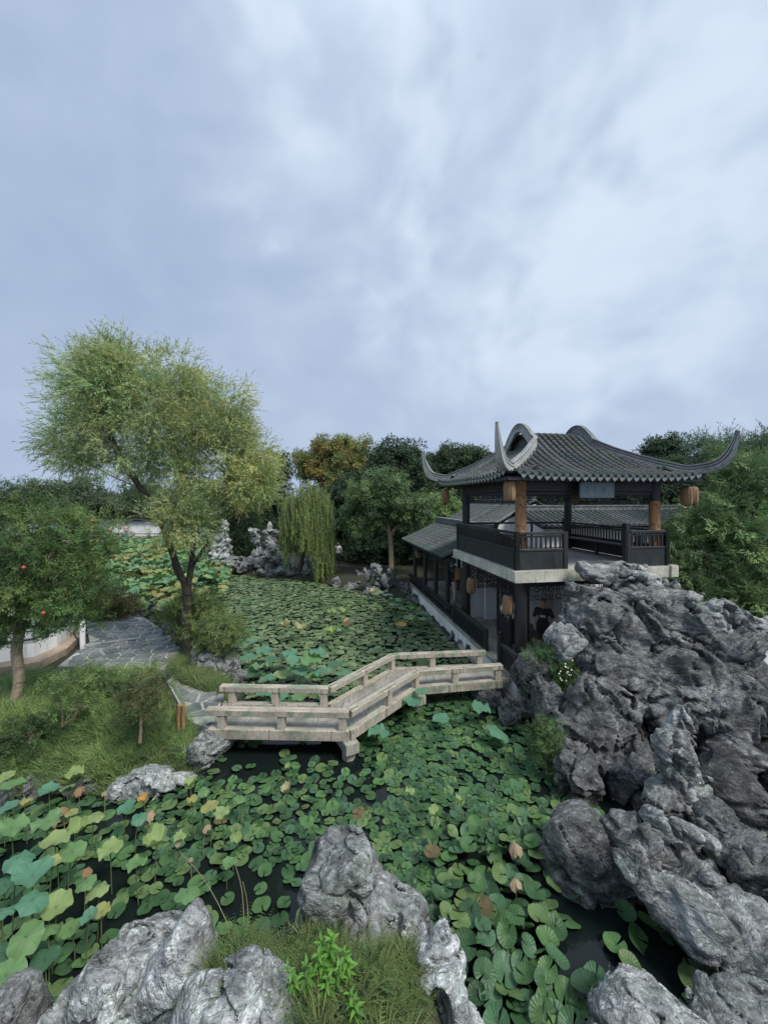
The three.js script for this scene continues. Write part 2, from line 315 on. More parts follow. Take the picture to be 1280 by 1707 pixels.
{
  const line = (a, b, fine0, fine1, s0, s1) => { const r = []; let x = a; while (x < b) { r.push(x); x += x >= fine0 && x <= fine1 ? s0 : s0 + (s1 - s0) * Math.min(1, Math.min(Math.abs(x - fine0), Math.abs(x - fine1)) / 40); } r.push(b); return r; };
  const xs = line(-250, 250, -14, 7, 0.22, 9), zs = line(-260, 8, -27, 0, 0.22, 9);
  const g = gridGeo(xs.length - 1, zs.length - 1, (u, v) => { const x = xs[Math.round(u * (xs.length - 1))], z = zs[Math.round(v * (zs.length - 1))]; return [x, groundY(x, z), z, x, z]; }, true);
  struct('ground', g, M.soil);
  const w = new THREE.PlaneGeometry(64, 50, 1, 1); w.rotateX(-Math.PI / 2); w.translate(-20, 0, -26.5);
  struct('pond_water', metres(w), M.water);
}

// ---------- flagstone terrace and path ----------
const TY = 0.53;
{
  const base = prism(TERRACE, TY - 0.25, TY);
  const path = struct('paved_path', base, M.grout);
  const R = rng(31), pts = [], X = TERRACE.map((p) => p[0]), Z = TERRACE.map((p) => p[1]), s = 0.34;
  for (let x = Math.min(...X) - 1; x < Math.max(...X) + 1; x += s) for (let z = Math.min(...Z) - 1; z < Math.max(...Z) + 1; z += s) if (R() > 0.15) pts.push([x + (R() - 0.5) * s * 0.85, z + (R() - 0.5) * s * 0.85]);
  const shades = [[0.19, 0.215, 0.225], [0.25, 0.265, 0.27], [0.155, 0.18, 0.19], [0.28, 0.28, 0.26], [0.21, 0.235, 0.25]].map((c) => std(c, 0.8, { map: rep(T.stone, 0.9), bumpMap: rep(T.grain, 3), bumpScale: 0.01 }));
  for (const p of pts) {
    if (sdPoly(TERRACE, ...p) > -0.06) continue;
    let cell = [[-1, -1], [1, -1], [1, 1], [-1, 1]].map(([a, b]) => [p[0] + a, p[1] + b]);
    for (const q of pts) {
      const dx = q[0] - p[0], dz = q[1] - p[1], L = Math.hypot(dx, dz); if (L < 1e-6 || L > 1.7) continue;
      const nx = dx / L, nz = dz / L, lim = L / 2 - 0.032, next = [];
      for (let i = 0; i < cell.length; i++) { const a = cell[i], b = cell[(i + 1) % cell.length], da = (a[0] - p[0]) * nx + (a[1] - p[1]) * nz - lim, db = (b[0] - p[0]) * nx + (b[1] - p[1]) * nz - lim; if (da <= 0) next.push(a); if ((da < 0) !== (db < 0) && da !== db) { const t = da / (da - db); next.push([lerp(a[0], b[0], t), lerp(a[1], b[1], t)]); } }
      cell = next; if (cell.length < 3) break;
    }
    if (cell.length < 3 || cell.some((c) => sdPoly(TERRACE, ...c) > 0.16)) continue;
    part(path, 'flagstone', prism(cell, TY - 0.02, TY + 0.014 + R() * 0.014), shades[Math.floor(R() * 5)]);
  }
  const a = onLevel(141, 1077, TY), b = onLevel(268, 1060, TY);
  part(path, 'edging_strip', bar(a.setY(TY + 0.02), b.setY(TY + 0.02), 0.09, 0.05), M.ridgePale);
}

// ---------- zigzag stone bridge ----------
{
  const DY = 0.55, RT = 0.97, P = (u, v) => onLevel(u, v, RT).setY(0);
  const near = [P(350, 1180), P(582, 1184), P(695, 1117), P(833, 1107)], far = [P(373, 1142), P(548, 1145), P(655, 1090), P(809, 1084)];
  const t = thing('stone_bridge', 'low zigzag stone bridge with plank rails crossing the lily pond', 'bridge', [0, 0, 0]);
  near[3].lerp(near[2], -0.02); 
  const deckMid = near.map((p, i) => p.clone().lerp(far[i], 0.5));
  for (let i = 0; i < 3; i++) {
    const g = [near[i], near[i + 1], far[i + 1], far[i]].map((p) => [p.x, p.z]);
    if (i === 2) for (const k of [1, 2]) { const q = g[k], o = g[k === 1 ? 0 : 3], L = Math.hypot(q[0] - o[0], q[1] - o[1]); q[0] += (q[0] - o[0]) / L * 0.28; q[1] += (q[1] - o[1]) / L * 0.28; }
    // planks across the deck, laid along it
    for (let k = 0; k < 3; k++) {
      const e = (j, s) => [lerp(g[j][0], g[3 - j][0], s), lerp(g[j][1], g[3 - j][1], s)], s0 = 0.06 + k * 0.295, s1 = s0 + 0.285;
      part(t, 'deck_slab', prism([e(0, s0), e(1, s0), e(1, s1), e(0, s1)], DY - 0.10, DY - 0.004 * (k % 2)), M.floor2 ??= std([0.36, 0.34, 0.31], 0.85, { map: rep(T.stone, 0.7), bumpMap: rep(T.grain, 4), bumpScale: 0.006 }));
    }
    for (const side of [near, far]) {
      const a = side[i].clone().setY(DY - 0.07), b = side[i + 1].clone().setY(DY - 0.07);
      part(t, 'edge_beam', bar(a, b, 0.15, 0.2), M.bridge);
      const ra = side[i].clone().setY(RT - 0.06), rb = side[i + 1].clone().setY(RT - 0.06), dir = rb.clone().sub(ra).normalize();
      part(t, 'rail', bar(ra.addScaledVector(dir, i ? 0.0 : -0.06), rb.addScaledVector(dir, 0.0), 0.17, 0.12), M.bridge);
    }
  }
  for (const side of [near, far]) {
    const spots = side === near ? [[0, 0.09], [0, 0.52], [0, 0.955], [1, 0.05], [1, 0.52], [1, 0.97], [2, 0.44], [2, 0.95]] : [[0, 0.09], [0, 0.5], [0, 0.955], [1, 0.5], [1, 0.97], [2, 0.42], [2, 0.93]];
    for (const [s, f] of spots) {
      if (side === near && s === 1 && f < 0.1) continue;
      const p = side[s].clone().lerp(side[s + 1], f), d = side[s + 1].clone().sub(side[s]).normalize().multiplyScalar(0.075);
      const a = p.clone().sub(d), b = p.clone().add(d); a.y = b.y = (DY + 0.03 + RT - 0.12) / 2;
      part(t, 'post', bar(a, b, 0.13, RT - 0.12 - DY - 0.02), M.bridge);
    }
  }
  for (let i = 1; i < 3; i++) {   // piers: a cross beam that sticks out past the deck, on a stone below
    const a = near[i].clone().lerp(far[i], -0.16).setY(DY - 0.27), b = far[i].clone().lerp(near[i], -0.1).setY(DY - 0.27);
    part(t, 'cross_beam', bar(a, b, 0.28, 0.2), M.concrete);
    for (const f of [0.15, 0.85]) part(t, 'pier', cyl(a.clone().lerp(b, f).setY(-0.8), a.clone().lerp(b, f).setY(DY - 0.37), 0.15, 0.13, 8), M.concrete);
  }
  for (const f of [0.2, 0.8]) part(t, 'pier', cyl(near[0].clone().lerp(far[0], f).setY(-0.8), near[0].clone().lerp(far[0], f).setY(DY - 0.12), 0.2, 0.2, 8), M.concrete);
}
// ---------- helpers for tiled roofs ----------
// a row of overlapping half-round tiles along a path that runs up the slope
function tileRow(path, side, r, tileLen = 0.16) {
  const P = [], I = [], U = [], N = 6; let ring = 0, len = 0, total = 0;
  for (let i = 1; i < path.length; i++) total += path[i].distanceTo(path[i - 1]);
  const curve = new THREE.CatmullRomCurve3(path), n = Math.max(2, Math.round(total / tileLen)), p = V(), tg = V();
  const put = (f, k) => { curve.getPoint(f, p); curve.getTangent(f, tg); const nn = side.clone().cross(tg).normalize(); if (nn.y < 0) nn.negate(); for (let j = 0; j <= N; j++) { const a = j / N * Math.PI, q = p.clone().addScaledVector(side, Math.cos(a) * r * k).addScaledVector(nn, Math.sin(a) * r * k * 1.05); P.push(q.x, q.y, q.z); U.push(j / N * 0.3, f * total); } ring++; };
  for (let i = 0; i < n; i++) { put(i / n, 1.13); put((i + 0.98) / n, 0.93); }
  for (let i = 0; i < ring - 1; i++) for (let j = 0; j < N; j++) { const a = i * (N + 1) + j, b = a + 1, c = a + N + 1, d = c + 1; I.push(a, b, c, b, d, c); }
  // close the lower end
  curve.getPoint(0, p); const m = P.length / 3; P.push(p.x, p.y, p.z); U.push(0, 0); for (let j = 0; j < N; j++) I.push(m, j + 1, j);
  const g = new THREE.BufferGeometry(); g.setAttribute('position', new THREE.Float32BufferAttribute(P, 3)); g.setAttribute('uv', new THREE.Float32BufferAttribute(U, 2)); g.setIndex(I);
  const h = g.toNonIndexed(); h.computeVertexNormals(); return h;
}
// a band swept along a path: w across, from h0 to h1 above it; size(t) narrows it
function band(path, w, h0, h1, size = () => 1, n = 60) {
  const curve = new THREE.CatmullRomCurve3(path, false, 'centripetal'), P = [], I = [], U = []; let prev = null;
  for (let i = 0; i <= n; i++) {
    const t = i / n, p = curve.getPoint(t), tg = curve.getTangent(t); let s = V(tg.z, 0, -tg.x); if (s.length() < 0.15 && prev) s = prev.clone(); s.normalize(); if (prev && s.dot(prev) < 0) s.negate(); prev = s;
    const up = s.clone().cross(tg).normalize(); if (up.y < 0 || (Math.abs(up.y) < 0.05)) { if (up.y < 0) up.negate(); }
    const k = size(t), q = [[-w, h0], [w, h0], [w, h1], [w * 0.72, h1 + (h1 - h0) * 0.12], [-w * 0.72, h1 + (h1 - h0) * 0.12], [-w, h1]];
    q.forEach(([a, b], j) => { const v = p.clone().addScaledVector(s, a * 0.5 * k).addScaledVector(up, b * k); P.push(v.x, v.y, v.z); U.push(j * 0.15, t * 5); });
  }
  const m = 6; for (let i = 0; i < n; i++) for (let j = 0; j < m; j++) { const a = i * m + j, b = i * m + (j + 1) % m, c = a + m, d = b + m; I.push(a, b, c, b, d, c); }
  for (const o of [0, n * m]) for (let j = 1; j < m - 1; j++) o ? I.push(o, o + j, o + j + 1) : I.push(o, o + j + 1, o + j);
  const g = new THREE.BufferGeometry(); g.setAttribute('position', new THREE.Float32BufferAttribute(P, 3)); g.setAttribute('uv', new THREE.Float32BufferAttribute(U, 2)); g.setIndex(I); const h = g.toNonIndexed(); h.computeVertexNormals(); return h;
}
// pointed drip tile that hangs from the eave, looking along +z, its top at the origin
const dripGeo = (() => { const s = new THREE.Shape(); s.moveTo(-0.088, 0); s.bezierCurveTo(-0.09, -0.05, -0.05, -0.085, 0, -0.125); s.bezierCurveTo(0.05, -0.085, 0.09, -0.05, 0.088, 0); s.bezierCurveTo(0.04, -0.028, -0.04, -0.028, -0.088, 0); const g = new THREE.ExtrudeGeometry(s, { depth: 0.018, bevelEnabled: false, curveSegments: 4 }); return metres(g); })();
const capGeo = (() => { const g = new THREE.CylinderGeometry(0.062, 0.062, 0.03, 10, 1, false); g.rotateX(Math.PI / 2); return metres(g); })();

// lattice of thin bars between (x0, y0) and (x1, y1) in the plane z = 0: offset rectangles joined by short bars
function lattice(w, h, cw, ch, b = 0.018, seed = 1) {
  const L = [], nx = Math.max(1, Math.round(w / cw)), ny = Math.max(1, Math.round(h / ch)), X = w / nx, Y = h / ny;
  const hb = (x0, x1, y) => L.push(new THREE.BoxGeometry(x1 - x0, b, b * 1.1).translate((x0 + x1) / 2, y, 0)), vb = (x, y0, y1) => L.push(new THREE.BoxGeometry(b, y1 - y0, b).translate(x, (y0 + y1) / 2, 0));
  hb(0, w, b / 2); hb(0, w, h - b / 2); vb(b / 2, 0, h); vb(w - b / 2, 0, h);
  for (let i = 0; i < nx; i++) for (let j = 0; j < ny; j++) {
    const x = i * X, y = j * Y, k = (i + j + seed) % 2;
    if (k) { hb(x + X * 0.2, x + X * 0.8, y + Y * 0.25); hb(x + X * 0.2, x + X * 0.8, y + Y * 0.75); vb(x + X * 0.2, y + Y * 0.25, y + Y * 0.75); vb(x + X * 0.8, y + Y * 0.25, y + Y * 0.75); vb(x + X * 0.5, y, y + Y * 0.25); vb(x + X * 0.5, y + Y * 0.75, y + Y); }
    else { hb(x - X * 0.2, x + X * 0.35, y + Y * 0.5); hb(x + X * 0.65, x + X * 1.2, y + Y * 0.5); vb(x + X * 0.35, y + Y * 0.1, y + Y * 0.9); vb(x + X * 0.65, y + Y * 0.1, y + Y * 0.9); }
  }
  return metres(merge(L.map((g) => g.toNonIndexed())));
}

// ---------- the two-storey pavilion ----------
const O = V(3.39, 0, -10.0), TH = Math.atan(0.17);
const loc = (x, y, z) => V(x, y, z).applyAxisAngle(V(0, 1, 0), TH).add(O);       // pavilion axes to the world: x along its front, -z away from the viewer
const FL = 0.6, DK = 3.34, SB = 3.03;
{
  const t = thing('garden_pavilion', 'two-storey black timber pavilion with upturned tiled roof corners above the rockery', 'pavilion', O, TH);
  // plinth, floors
  part(t, 'plinth', merge([bx(-0.06, -0.8, -4.75, 5.0, FL - 0.02, 0.2, 0.02)]), M.plaster);
  part(t, 'plinth_coping', bx(-0.09, FL - 0.1, -4.75, 5.0, FL, 0.23), M.concrete);
  part(t, 'footing', merge([bx(-0.2, -0.8, -3.6, -0.0601, 0.14, 0.28, 0.02), bx(-0.12, -0.8, 0.2001, 2.2, 0.14, 0.34, 0.02)]), M.concrete);
  part(t, 'floor_slab', bx(0, SB, -4.6, 4.85, DK - 0.012, 0.04, 0.012), M.slab);
  part(t, 'upper_floor', bx(0.05, DK - 0.011, -4.55, 4.8, DK, -0.01, 0.003), M.floor);
  part(t, 'corner_block', bx(4.66, SB + 0.02, -0.06, 4.89, DK + 0.02, 0.09), M.slab);
  // columns
  const CX = [0.35, 4.5], CZ = [-0.3, -4.2];
  for (const x of CX) for (const z of CZ) {
    part(t, 'lower_column', cyl(V(x, FL, z), V(x, SB, z), 0.155, 0.155, 18), M.black);
    part(t, 'column_base', (() => { const g = new THREE.LatheGeometry([[0, 0], [0.2, 0], [0.23, 0.05], [0.2, 0.11], [0.16, 0.12]].map((p) => new THREE.Vector2(...p)), 18); g.translate(x, FL, z); return g; })(), M.concrete);
    const worn = z > -1;
    if (worn) {
      part(t, 'upper_column', cyl(V(x, DK, z), V(x, DK + 1.82, z), 0.15, 0.145, 20), M.oldwood, 'round column with its dark paint worn off to orange wood');
      part(t, 'upper_column', cyl(V(x, DK + 1.82, z), V(x, 5.72, z), 0.145, 0.145, 20), x < 1 ? M.oldwood : M.black);
    } else part(t, 'upper_column', cyl(V(x, DK, z), V(x, 5.72, z), 0.14, 0.135, 18), M.black);
  }
  // beams under the slab with hanging lattice
  for (const [x0, x1, z0, z1] of [[0.35, 4.5, -0.3, -0.3], [0.35, 0.35, -4.2, -0.3], [0.35, 4.5, -4.2, -4.2], [4.5, 4.5, -4.2, -0.3]]) {
    const a = V(x0, SB - 0.09, z0), b = V(x1, SB - 0.09, z1); part(t, 'lower_beam', bar(a, b, 0.12, 0.17), M.black);
    const a2 = V(x0, 5.56, z0), b2 = V(x1, 5.56, z1); part(t, 'upper_beam', bar(a2, b2, 0.13, 0.26), M.black); part(t, 'upper_tie', bar(a2.clone().setY(5.38), b2.clone().setY(5.38), 0.08, 0.07), M.black);
    const L = a.distanceTo(b) - 0.3;
    for (const [y, hh, cw, ch] of [[SB - 0.56, 0.38, 0.22, 0.19], [5.07, 0.27, 0.2, 0.135]]) {
      const g = lattice(L, hh, cw, ch, 0.017); const m = part(t, 'hanging_lattice', g, M.black); m.position.set(x0 + (x0 === x1 ? 0 : 0.15), y, x0 === x1 ? z0 + 0.15 : z0); if (x0 === x1) { m.rotation.y = -Math.PI / 2; }
    }
  }
  // railings of the upper floor
  function railing(x0, z0, x1, z1, panelH = 0.5, endPosts = true, y = DK, total = 1.0, bs = 0.135) {
    const a = V(x0, y, z0), b = V(x1, y, z1), L = a.distanceTo(b), d = b.clone().sub(a).normalize(), g = [];
    const up = (p, h) => p.clone().setY(y + h);
    g.push(bar(up(a, total - 0.035), up(b, total - 0.035), 0.11, 0.07), bar(up(a, panelH + 0.02), up(b, panelH + 0.02), 0.075, 0.06), bar(up(a, total - 0.12), up(b, total - 0.12), 0.05, 0.05));
    if (endPosts) for (const p of [a, b]) g.push(bx(p.x - 0.055, y, p.z - 0.055, p.x + 0.055, y + total + 0.005, p.z + 0.055));
    const r = part(t, 'railing', merge(g), M.panel);
    if (panelH > 0.1) part(r, 'panel', bar(up(a, panelH / 2), up(b, panelH / 2), 0.05, panelH - 0.03), M.panel);
    const n = Math.round(L / bs), bg = bx(-0.022, y + panelH + 0.05, -0.018, 0.022, y + total - 0.14, 0.018, 0.002);
    for (let i = 1; i < n; i++) { const q = a.clone().addScaledVector(d, L * i / n), m = part(r, 'baluster', bg, M.black); m.position.set(q.x, 0, q.z); m.rotation.y = Math.atan2(-d.z, d.x); }
    return r;
  }
  railing(0.12, -4.4, 0.12, -0.10); railing(0.12, -0.10, 1.52, -0.10); railing(3.45, -0.10, 4.68, -0.10); railing(4.68, -4.4, 4.68, -0.10);
  part(t, 'post', merge([bx(3.36, DK, -0.2, 3.48, DK + 1.08, -0.06), bx(3.35, DK + 1.08, -0.21, 3.49, DK + 1.2, -0.05, 0.03)]), M.black);
  part(t, 'post', merge([bx(4.44, DK, -4.46, 4.56, DK + 1.05, -4.34), bx(4.43, DK + 1.05, -4.47, 4.57, DK + 1.15, -4.33, 0.03)]), M.black);
  { const g = [bar(V(0.12, DK + 0.97, -4.4), V(4.68, DK + 0.97, -4.4), 0.09, 0.07)]; for (const x of [1.6, 3.1]) g.push(bx(x - 0.03, DK, -4.43, x + 0.03, DK + 0.94, -4.37)); part(t, 'railing', merge(g), M.black); }
  // bench along the far end of the right side
  part(t, 'bench', merge([bx(4.2, DK + 0.4, -4.25, 4.62, DK + 0.46, -0.6), bx(4.24, DK, -4.2, 4.3, DK + 0.4, -4.1), bx(4.24, DK, -2.4, 4.3, DK + 0.4, -2.3), bx(4.24, DK, -0.75, 4.3, DK + 0.4, -0.65)]), M.black);
  // lower railings
  railing(-0.0, -0.72, -0.0, 0.12, 0.0, true, FL, 0.62, 0.11); part(t, 'post', merge([bx(-0.07, FL, -0.84, 0.07, FL + 0.78, -0.7), bx(-0.05, FL + 0.78, -0.82, 0.05, FL + 0.9, -0.72, 0.02)]), M.black);
  railing(0.0, -4.5, 0.0, -1.72, 0.0, true, FL, 0.66, 0.11);
  // inner walls and doors of the lower storey
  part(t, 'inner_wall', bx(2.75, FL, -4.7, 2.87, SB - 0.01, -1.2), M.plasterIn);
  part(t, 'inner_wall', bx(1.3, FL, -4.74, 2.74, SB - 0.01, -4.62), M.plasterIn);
  for (const [x, z] of [[0.75, -1.9], [0.95, -2.6]]) {
    const d = part(t, 'door_leaf', merge([bx(x - 0.03, FL + 0.03, z - 0.3, x + 0.03, FL + 0.9, z + 0.3), bx(x - 0.03, FL + 0.9, z - 0.3, x + 0.03, FL + 2.0, z - 0.25), bx(x - 0.03, FL + 0.9, z + 0.25, x + 0.03, FL + 2.0, z + 0.3), bx(x - 0.03, FL + 1.95, z - 0.3, x + 0.03, FL + 2.0, z + 0.3)]), M.black);
    const m = part(d, 'door_lattice', lattice(0.5, 1.05, 0.17, 0.17, 0.016), M.black); m.position.set(x, FL + 0.9, z - 0.25); m.rotation.y = -Math.PI / 2;
  }
  { const w = part(t, 'lattice_screen', lattice(1.3, 0.95, 0.15, 0.15, 0.02), M.black); w.position.set(0.75, FL + 1.35, -4.1); }
  { const w = part(t, 'inner_partition', bx(1.6, FL, -3.3, 1.72, SB - 0.01, -2.2), M.black); }

  // ----- roof -----
  const C = V(2.42, 0, -2.25), A = 2.92, B = 2.75, XG = 1.05, EY = 5.80, R_ = 1.7, TG = (A - XG) / B, T0 = 0.85;
  const hh = (q) => { const g = 0.5 * Math.min(q, T0) + 0.5 * Math.min(q, T0) ** 2, s = q - T0; return R_ * (q <= T0 ? g : g + (0.5 + T0) * (s - s * s / (2 * (1 - T0)))); };
  const lift = (x, z) => 0.16 * Math.pow(Math.max(Math.abs(x) / A, 0) * Math.max(Math.abs(z) / B, 0), 5);
  const main = (x, q, sz) => V(C.x + x, EY + hh(q) + lift(x, B * (1 - q)), C.z + sz * B * (1 - q));
  const skirt = (k, z, sx) => V(C.x + sx * (A - k), EY + hh(k / B) + lift(A - k, z), C.z + z);
  const xl = (q) => (q < TG ? A - B * q : XG);
  const slopes = [], rows = [];
  for (const sz of [1, -1]) slopes.push(gridGeo(24, 18, (u, v) => { const x = lerp(-xl(v), xl(v), u), p = main(x, v, sz); return [p.x, p.y, p.z, p.x, v * 3]; }, sz > 0));
  for (const sx of [-1, 1]) slopes.push(gridGeo(24, 12, (u, v) => { const k = v * (A - XG), z = lerp(-(B - k), B - k, u), p = skirt(k, z, sx); return [p.x, p.y, p.z, p.z, k]; }, sx < 0));
  part(t, 'roof_sheet', merge(slopes), M.tileDark);
  { const und = slopes.map((g) => g.clone().translate(0, -0.1, 0)); part(t, 'soffit', merge(und), M.black); }
  const sp = 0.212, r = 0.066;
  for (const sz of [1, -1]) for (let i = -13; i <= 13; i++) {
    const x = i * sp; if (Math.abs(x) > A - 0.1) continue; const q1 = Math.abs(x) <= XG ? 1 : (A - Math.abs(x)) / B; if (q1 < 0.06) continue;
    const path = []; for (let k = 0; k <= 10; k++) path.push(main(x, q1 * k / 10, sz).add(V(0, 0.012, 0)));
    part(t, 'tile_row', tileRow(path, V(1, 0, 0), r * (0.94 + 0.12 * RT_())), anyTile());
    if (sz > 0) { const c = part(t, 'tile_cap', capGeo, M.tile); c.position.copy(main(x, 0, 1)).add(V(0, 0.02, 0.01)); }
    const m = part(t, 'drip_tile', dripGeo, M.tilePale); const dx = Math.min(x + sp / 2, A - 0.05); m.position.copy(main(dx, 0, sz)).add(V(0, -0.005, sz > 0 ? 0.005 : -0.02)); m.rotation.x = sz > 0 ? 0.2 : -0.2;
  }
  for (const sx of [-1, 1]) for (let i = -12; i <= 12; i++) {
    const z = i * sp; if (Math.abs(z) > B - 0.1) continue; const k1 = Math.min(A - XG, B - Math.abs(z)); if (k1 < 0.15) continue;
    const path = []; for (let k = 0; k <= 8; k++) path.push(skirt(k1 * k / 8, z, sx).add(V(0, 0.012, 0)));
    part(t, 'tile_row', tileRow(path, V(0, 0, 1), r * (0.94 + 0.12 * RT_())), anyTile());
    const m = part(t, 'drip_tile', dripGeo, M.tilePale); m.position.copy(skirt(0, Math.min(z + sp / 2, B - 0.05), sx)).add(V(sx > 0 ? 0.005 : -0.005, -0.005, 0)); m.rotation.set(0, sx * Math.PI / 2, 0);
  }
  // gable walls
  for (const sx of [-1, 1]) {
    const s = new THREE.Shape(), y0 = EY + hh(TG) - 0.05, zg = B * (1 - TG); s.moveTo(-zg, y0); s.lineTo(zg, y0); for (let k = 0; k <= 16; k++) { const z = lerp(zg, -zg, k / 16); s.lineTo(z, EY + hh(1 - Math.abs(z) / B)); }
    const g = new THREE.ExtrudeGeometry(s, { depth: 0.06, bevelEnabled: false }); g.rotateY(-Math.PI / 2); g.translate(C.x + sx * (XG - 0.14) + 0.03, 0, C.z); part(t, 'gable_panel', metres(g), M.panel);
  }
  // eave boards
  part(t, 'fascia', merge([[-1, 1, 1, 1], [-1, -1, 1, -1], [-1, -1, -1, 1], [1, -1, 1, 1]].map(([a, b, c, d]) => bar(V(C.x + a * (A - 0.07), EY - 0.07, C.z + b * (B - 0.07)), V(C.x + c * (A - 0.07), EY - 0.07, C.z + d * (B - 0.07)), 0.06, 0.1))), M.black);
  { const g = []; for (let i = -15; i <= 15; i++) for (const sz of [1, -1]) { const x = i * 0.18; if (Math.abs(x) < A - 0.1) g.push(bar(V(C.x + x, EY - 0.11, C.z + sz * (B - 0.12)), V(C.x + x * 0.97, EY + hh(0.38) - 0.16, C.z + sz * B * 0.62), 0.07, 0.07)); } for (let i = -14; i <= 14; i++) for (const sx of [1, -1]) { const z = i * 0.18; if (Math.abs(z) < B - 0.1) g.push(bar(V(C.x + sx * (A - 0.12), EY - 0.11, C.z + z), V(C.x + sx * (A - 1.05), EY + hh(0.38) - 0.16, C.z + z * 0.97), 0.07, 0.07)); } part(t, 'rafters', merge(g), M.black).userData.kind = 'stuff'; }
  // curved ridges with horned ends: one along each gable and down both hips
  for (const sx of [-1, 1]) {
    const half = (sz) => {
      const q = [];
      for (const [o, y] of [[0.45, 1.16], [0.435, 0.96], [0.40, 0.74], [0.34, 0.50], [0.24, 0.30], [0.1, 0.19], [-0.06, 0.14]]) q.push(V(C.x + sx * (A + o), EY + y + 0.05, C.z + sz * (B + o)));
      for (const k of [0.3, 0.6, 0.95, 1.3, 1.6]) q.push(V(C.x + sx * (A - k), EY + hh(k / B) + 0.05, C.z + sz * (B - k)));
      for (const z of [0.84, 0.66, 0.45, 0.24]) q.push(V(C.x + sx * (XG - 0.03), EY + hh(1 - z / B) + 0.07 + (0.9 - z) * 0.12, C.z + sz * z));
      return q;
    };
    const path = [...half(1), V(C.x + sx * (XG - 0.03), EY + hh(1) + 0.16, C.z), ...half(-1).reverse()];
    const size = (s) => lerp(0.36, 1, sstep(0.0, 0.13, s)) * lerp(0.36, 1, sstep(0.0, 0.13, 1 - s));
    const name = sx < 0 ? 'ridge' : 'ridge';
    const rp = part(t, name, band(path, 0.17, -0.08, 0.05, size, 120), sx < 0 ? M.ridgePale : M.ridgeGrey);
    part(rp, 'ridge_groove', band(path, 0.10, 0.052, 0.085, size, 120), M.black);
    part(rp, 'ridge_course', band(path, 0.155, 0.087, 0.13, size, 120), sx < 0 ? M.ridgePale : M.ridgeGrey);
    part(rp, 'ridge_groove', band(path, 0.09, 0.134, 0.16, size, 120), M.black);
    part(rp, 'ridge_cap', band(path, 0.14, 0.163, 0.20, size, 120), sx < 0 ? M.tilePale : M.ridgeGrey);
  }
  // plaque under the front eave
  const pl = thing('plaque', 'pale weathered name board hanging under the pavilion eave', 'sign', loc(2.36, 5.46, 0.05), TH);
  part(pl, 'board', bx(-0.47, -0.19, -0.02, 0.47, 0.19, 0.02), std([0.24, 0.30, 0.32], 0.8, { map: rep(T.plaster, 1) }));
  part(pl, 'border', merge([bx(-0.49, 0.17, -0.025, 0.49, 0.21, 0.03), bx(-0.49, -0.21, -0.025, 0.49, -0.17, 0.03), bx(-0.51, -0.21, -0.025, -0.47, 0.21, 0.03), bx(0.47, -0.21, -0.025, 0.51, 0.21, 0.03)]), std([0.2, 0.24, 0.26], 0.7));
  const ink = std([0.13, 0.17, 0.19], 0.8), st = (x0, y0, x1, y1, w) => bar(V(x0, y0, 0.022), V(x1, y1, 0.022), 0.006, w, V(0.3, 1, 0));
  part(pl, 'lettering', merge([st(0.17, 0.02, 0.21, 0.10, 0.02), st(0.14, 0.03, 0.24, 0.05, 0.016), st(0.19, 0.04, 0.15, -0.1, 0.018), st(0.2, 0.04, 0.26, -0.09, 0.018), st(0.15, -0.03, 0.25, -0.02, 0.014),
    st(-0.12, 0.08, -0.02, 0.09, 0.014), st(-0.07, 0.1, -0.09, -0.08, 0.014), st(-0.14, -0.02, -0.01, -0.01, 0.012), st(-0.38, 0.07, -0.28, 0.08, 0.012), st(-0.33, 0.1, -0.35, -0.08, 0.012), st(-0.4, -0.05, -0.27, -0.04, 0.012)]), ink);
}

// ---------- roofed gallery behind the pavilion ----------
function gableRoof(t, { x0, x1, z0, z1, eave, ridge, sp = 0.24, r = 0.07, over = 0 }) {   // ridge along z, in the thing's own axes
  const xm = (x0 + x1) / 2, slope = (sx, f, z) => V(lerp(sx < 0 ? x0 : x1, xm, f), lerp(eave, ridge, 0.82 * f + 0.18 * f * f), z);
  const sh = []; for (const sx of [-1, 1]) sh.push(gridGeo(1, 6, (u, v) => { const p = slope(sx, v, lerp(z0, z1, u)); return [p.x, p.y, p.z, p.z, v * 2]; }, (sx < 0) === (z1 < z0)));
  part(t, 'roof_sheet', merge(sh), M.tileDark); part(t, 'soffit', merge(sh.map((g) => g.clone().translate(0, -0.07, 0))), M.black);
  const n = Math.floor(Math.abs(z1 - z0) / sp);
  for (const sx of [-1, 1]) {
    const path = []; for (let k = 0; k <= 6; k++) path.push(slope(sx, k / 6, 0).add(V(0, 0.01, 0))); const g = tileRow(path, V(0, 0, 1), r, 0.22);
    for (let i = 0; i <= n; i++) { const m = part(t, 'tile_row', g, anyTile()); m.position.z = z0 + Math.sign(z1 - z0) * (i + 0.5) * sp * (Math.abs(z1 - z0) / sp) / (n + 1); }
  }
  const a = V(xm, ridge, z0), b = V(xm, ridge, z1);
  part(t, 'ridge', merge([bar(a.clone().setY(ridge + 0.1), b.clone().setY(ridge + 0.1), 0.2, 0.2), bar(a.clone().setY(ridge + 0.235), b.clone().setY(ridge + 0.235), 0.26, 0.07)]), M.ridgeGrey);
}
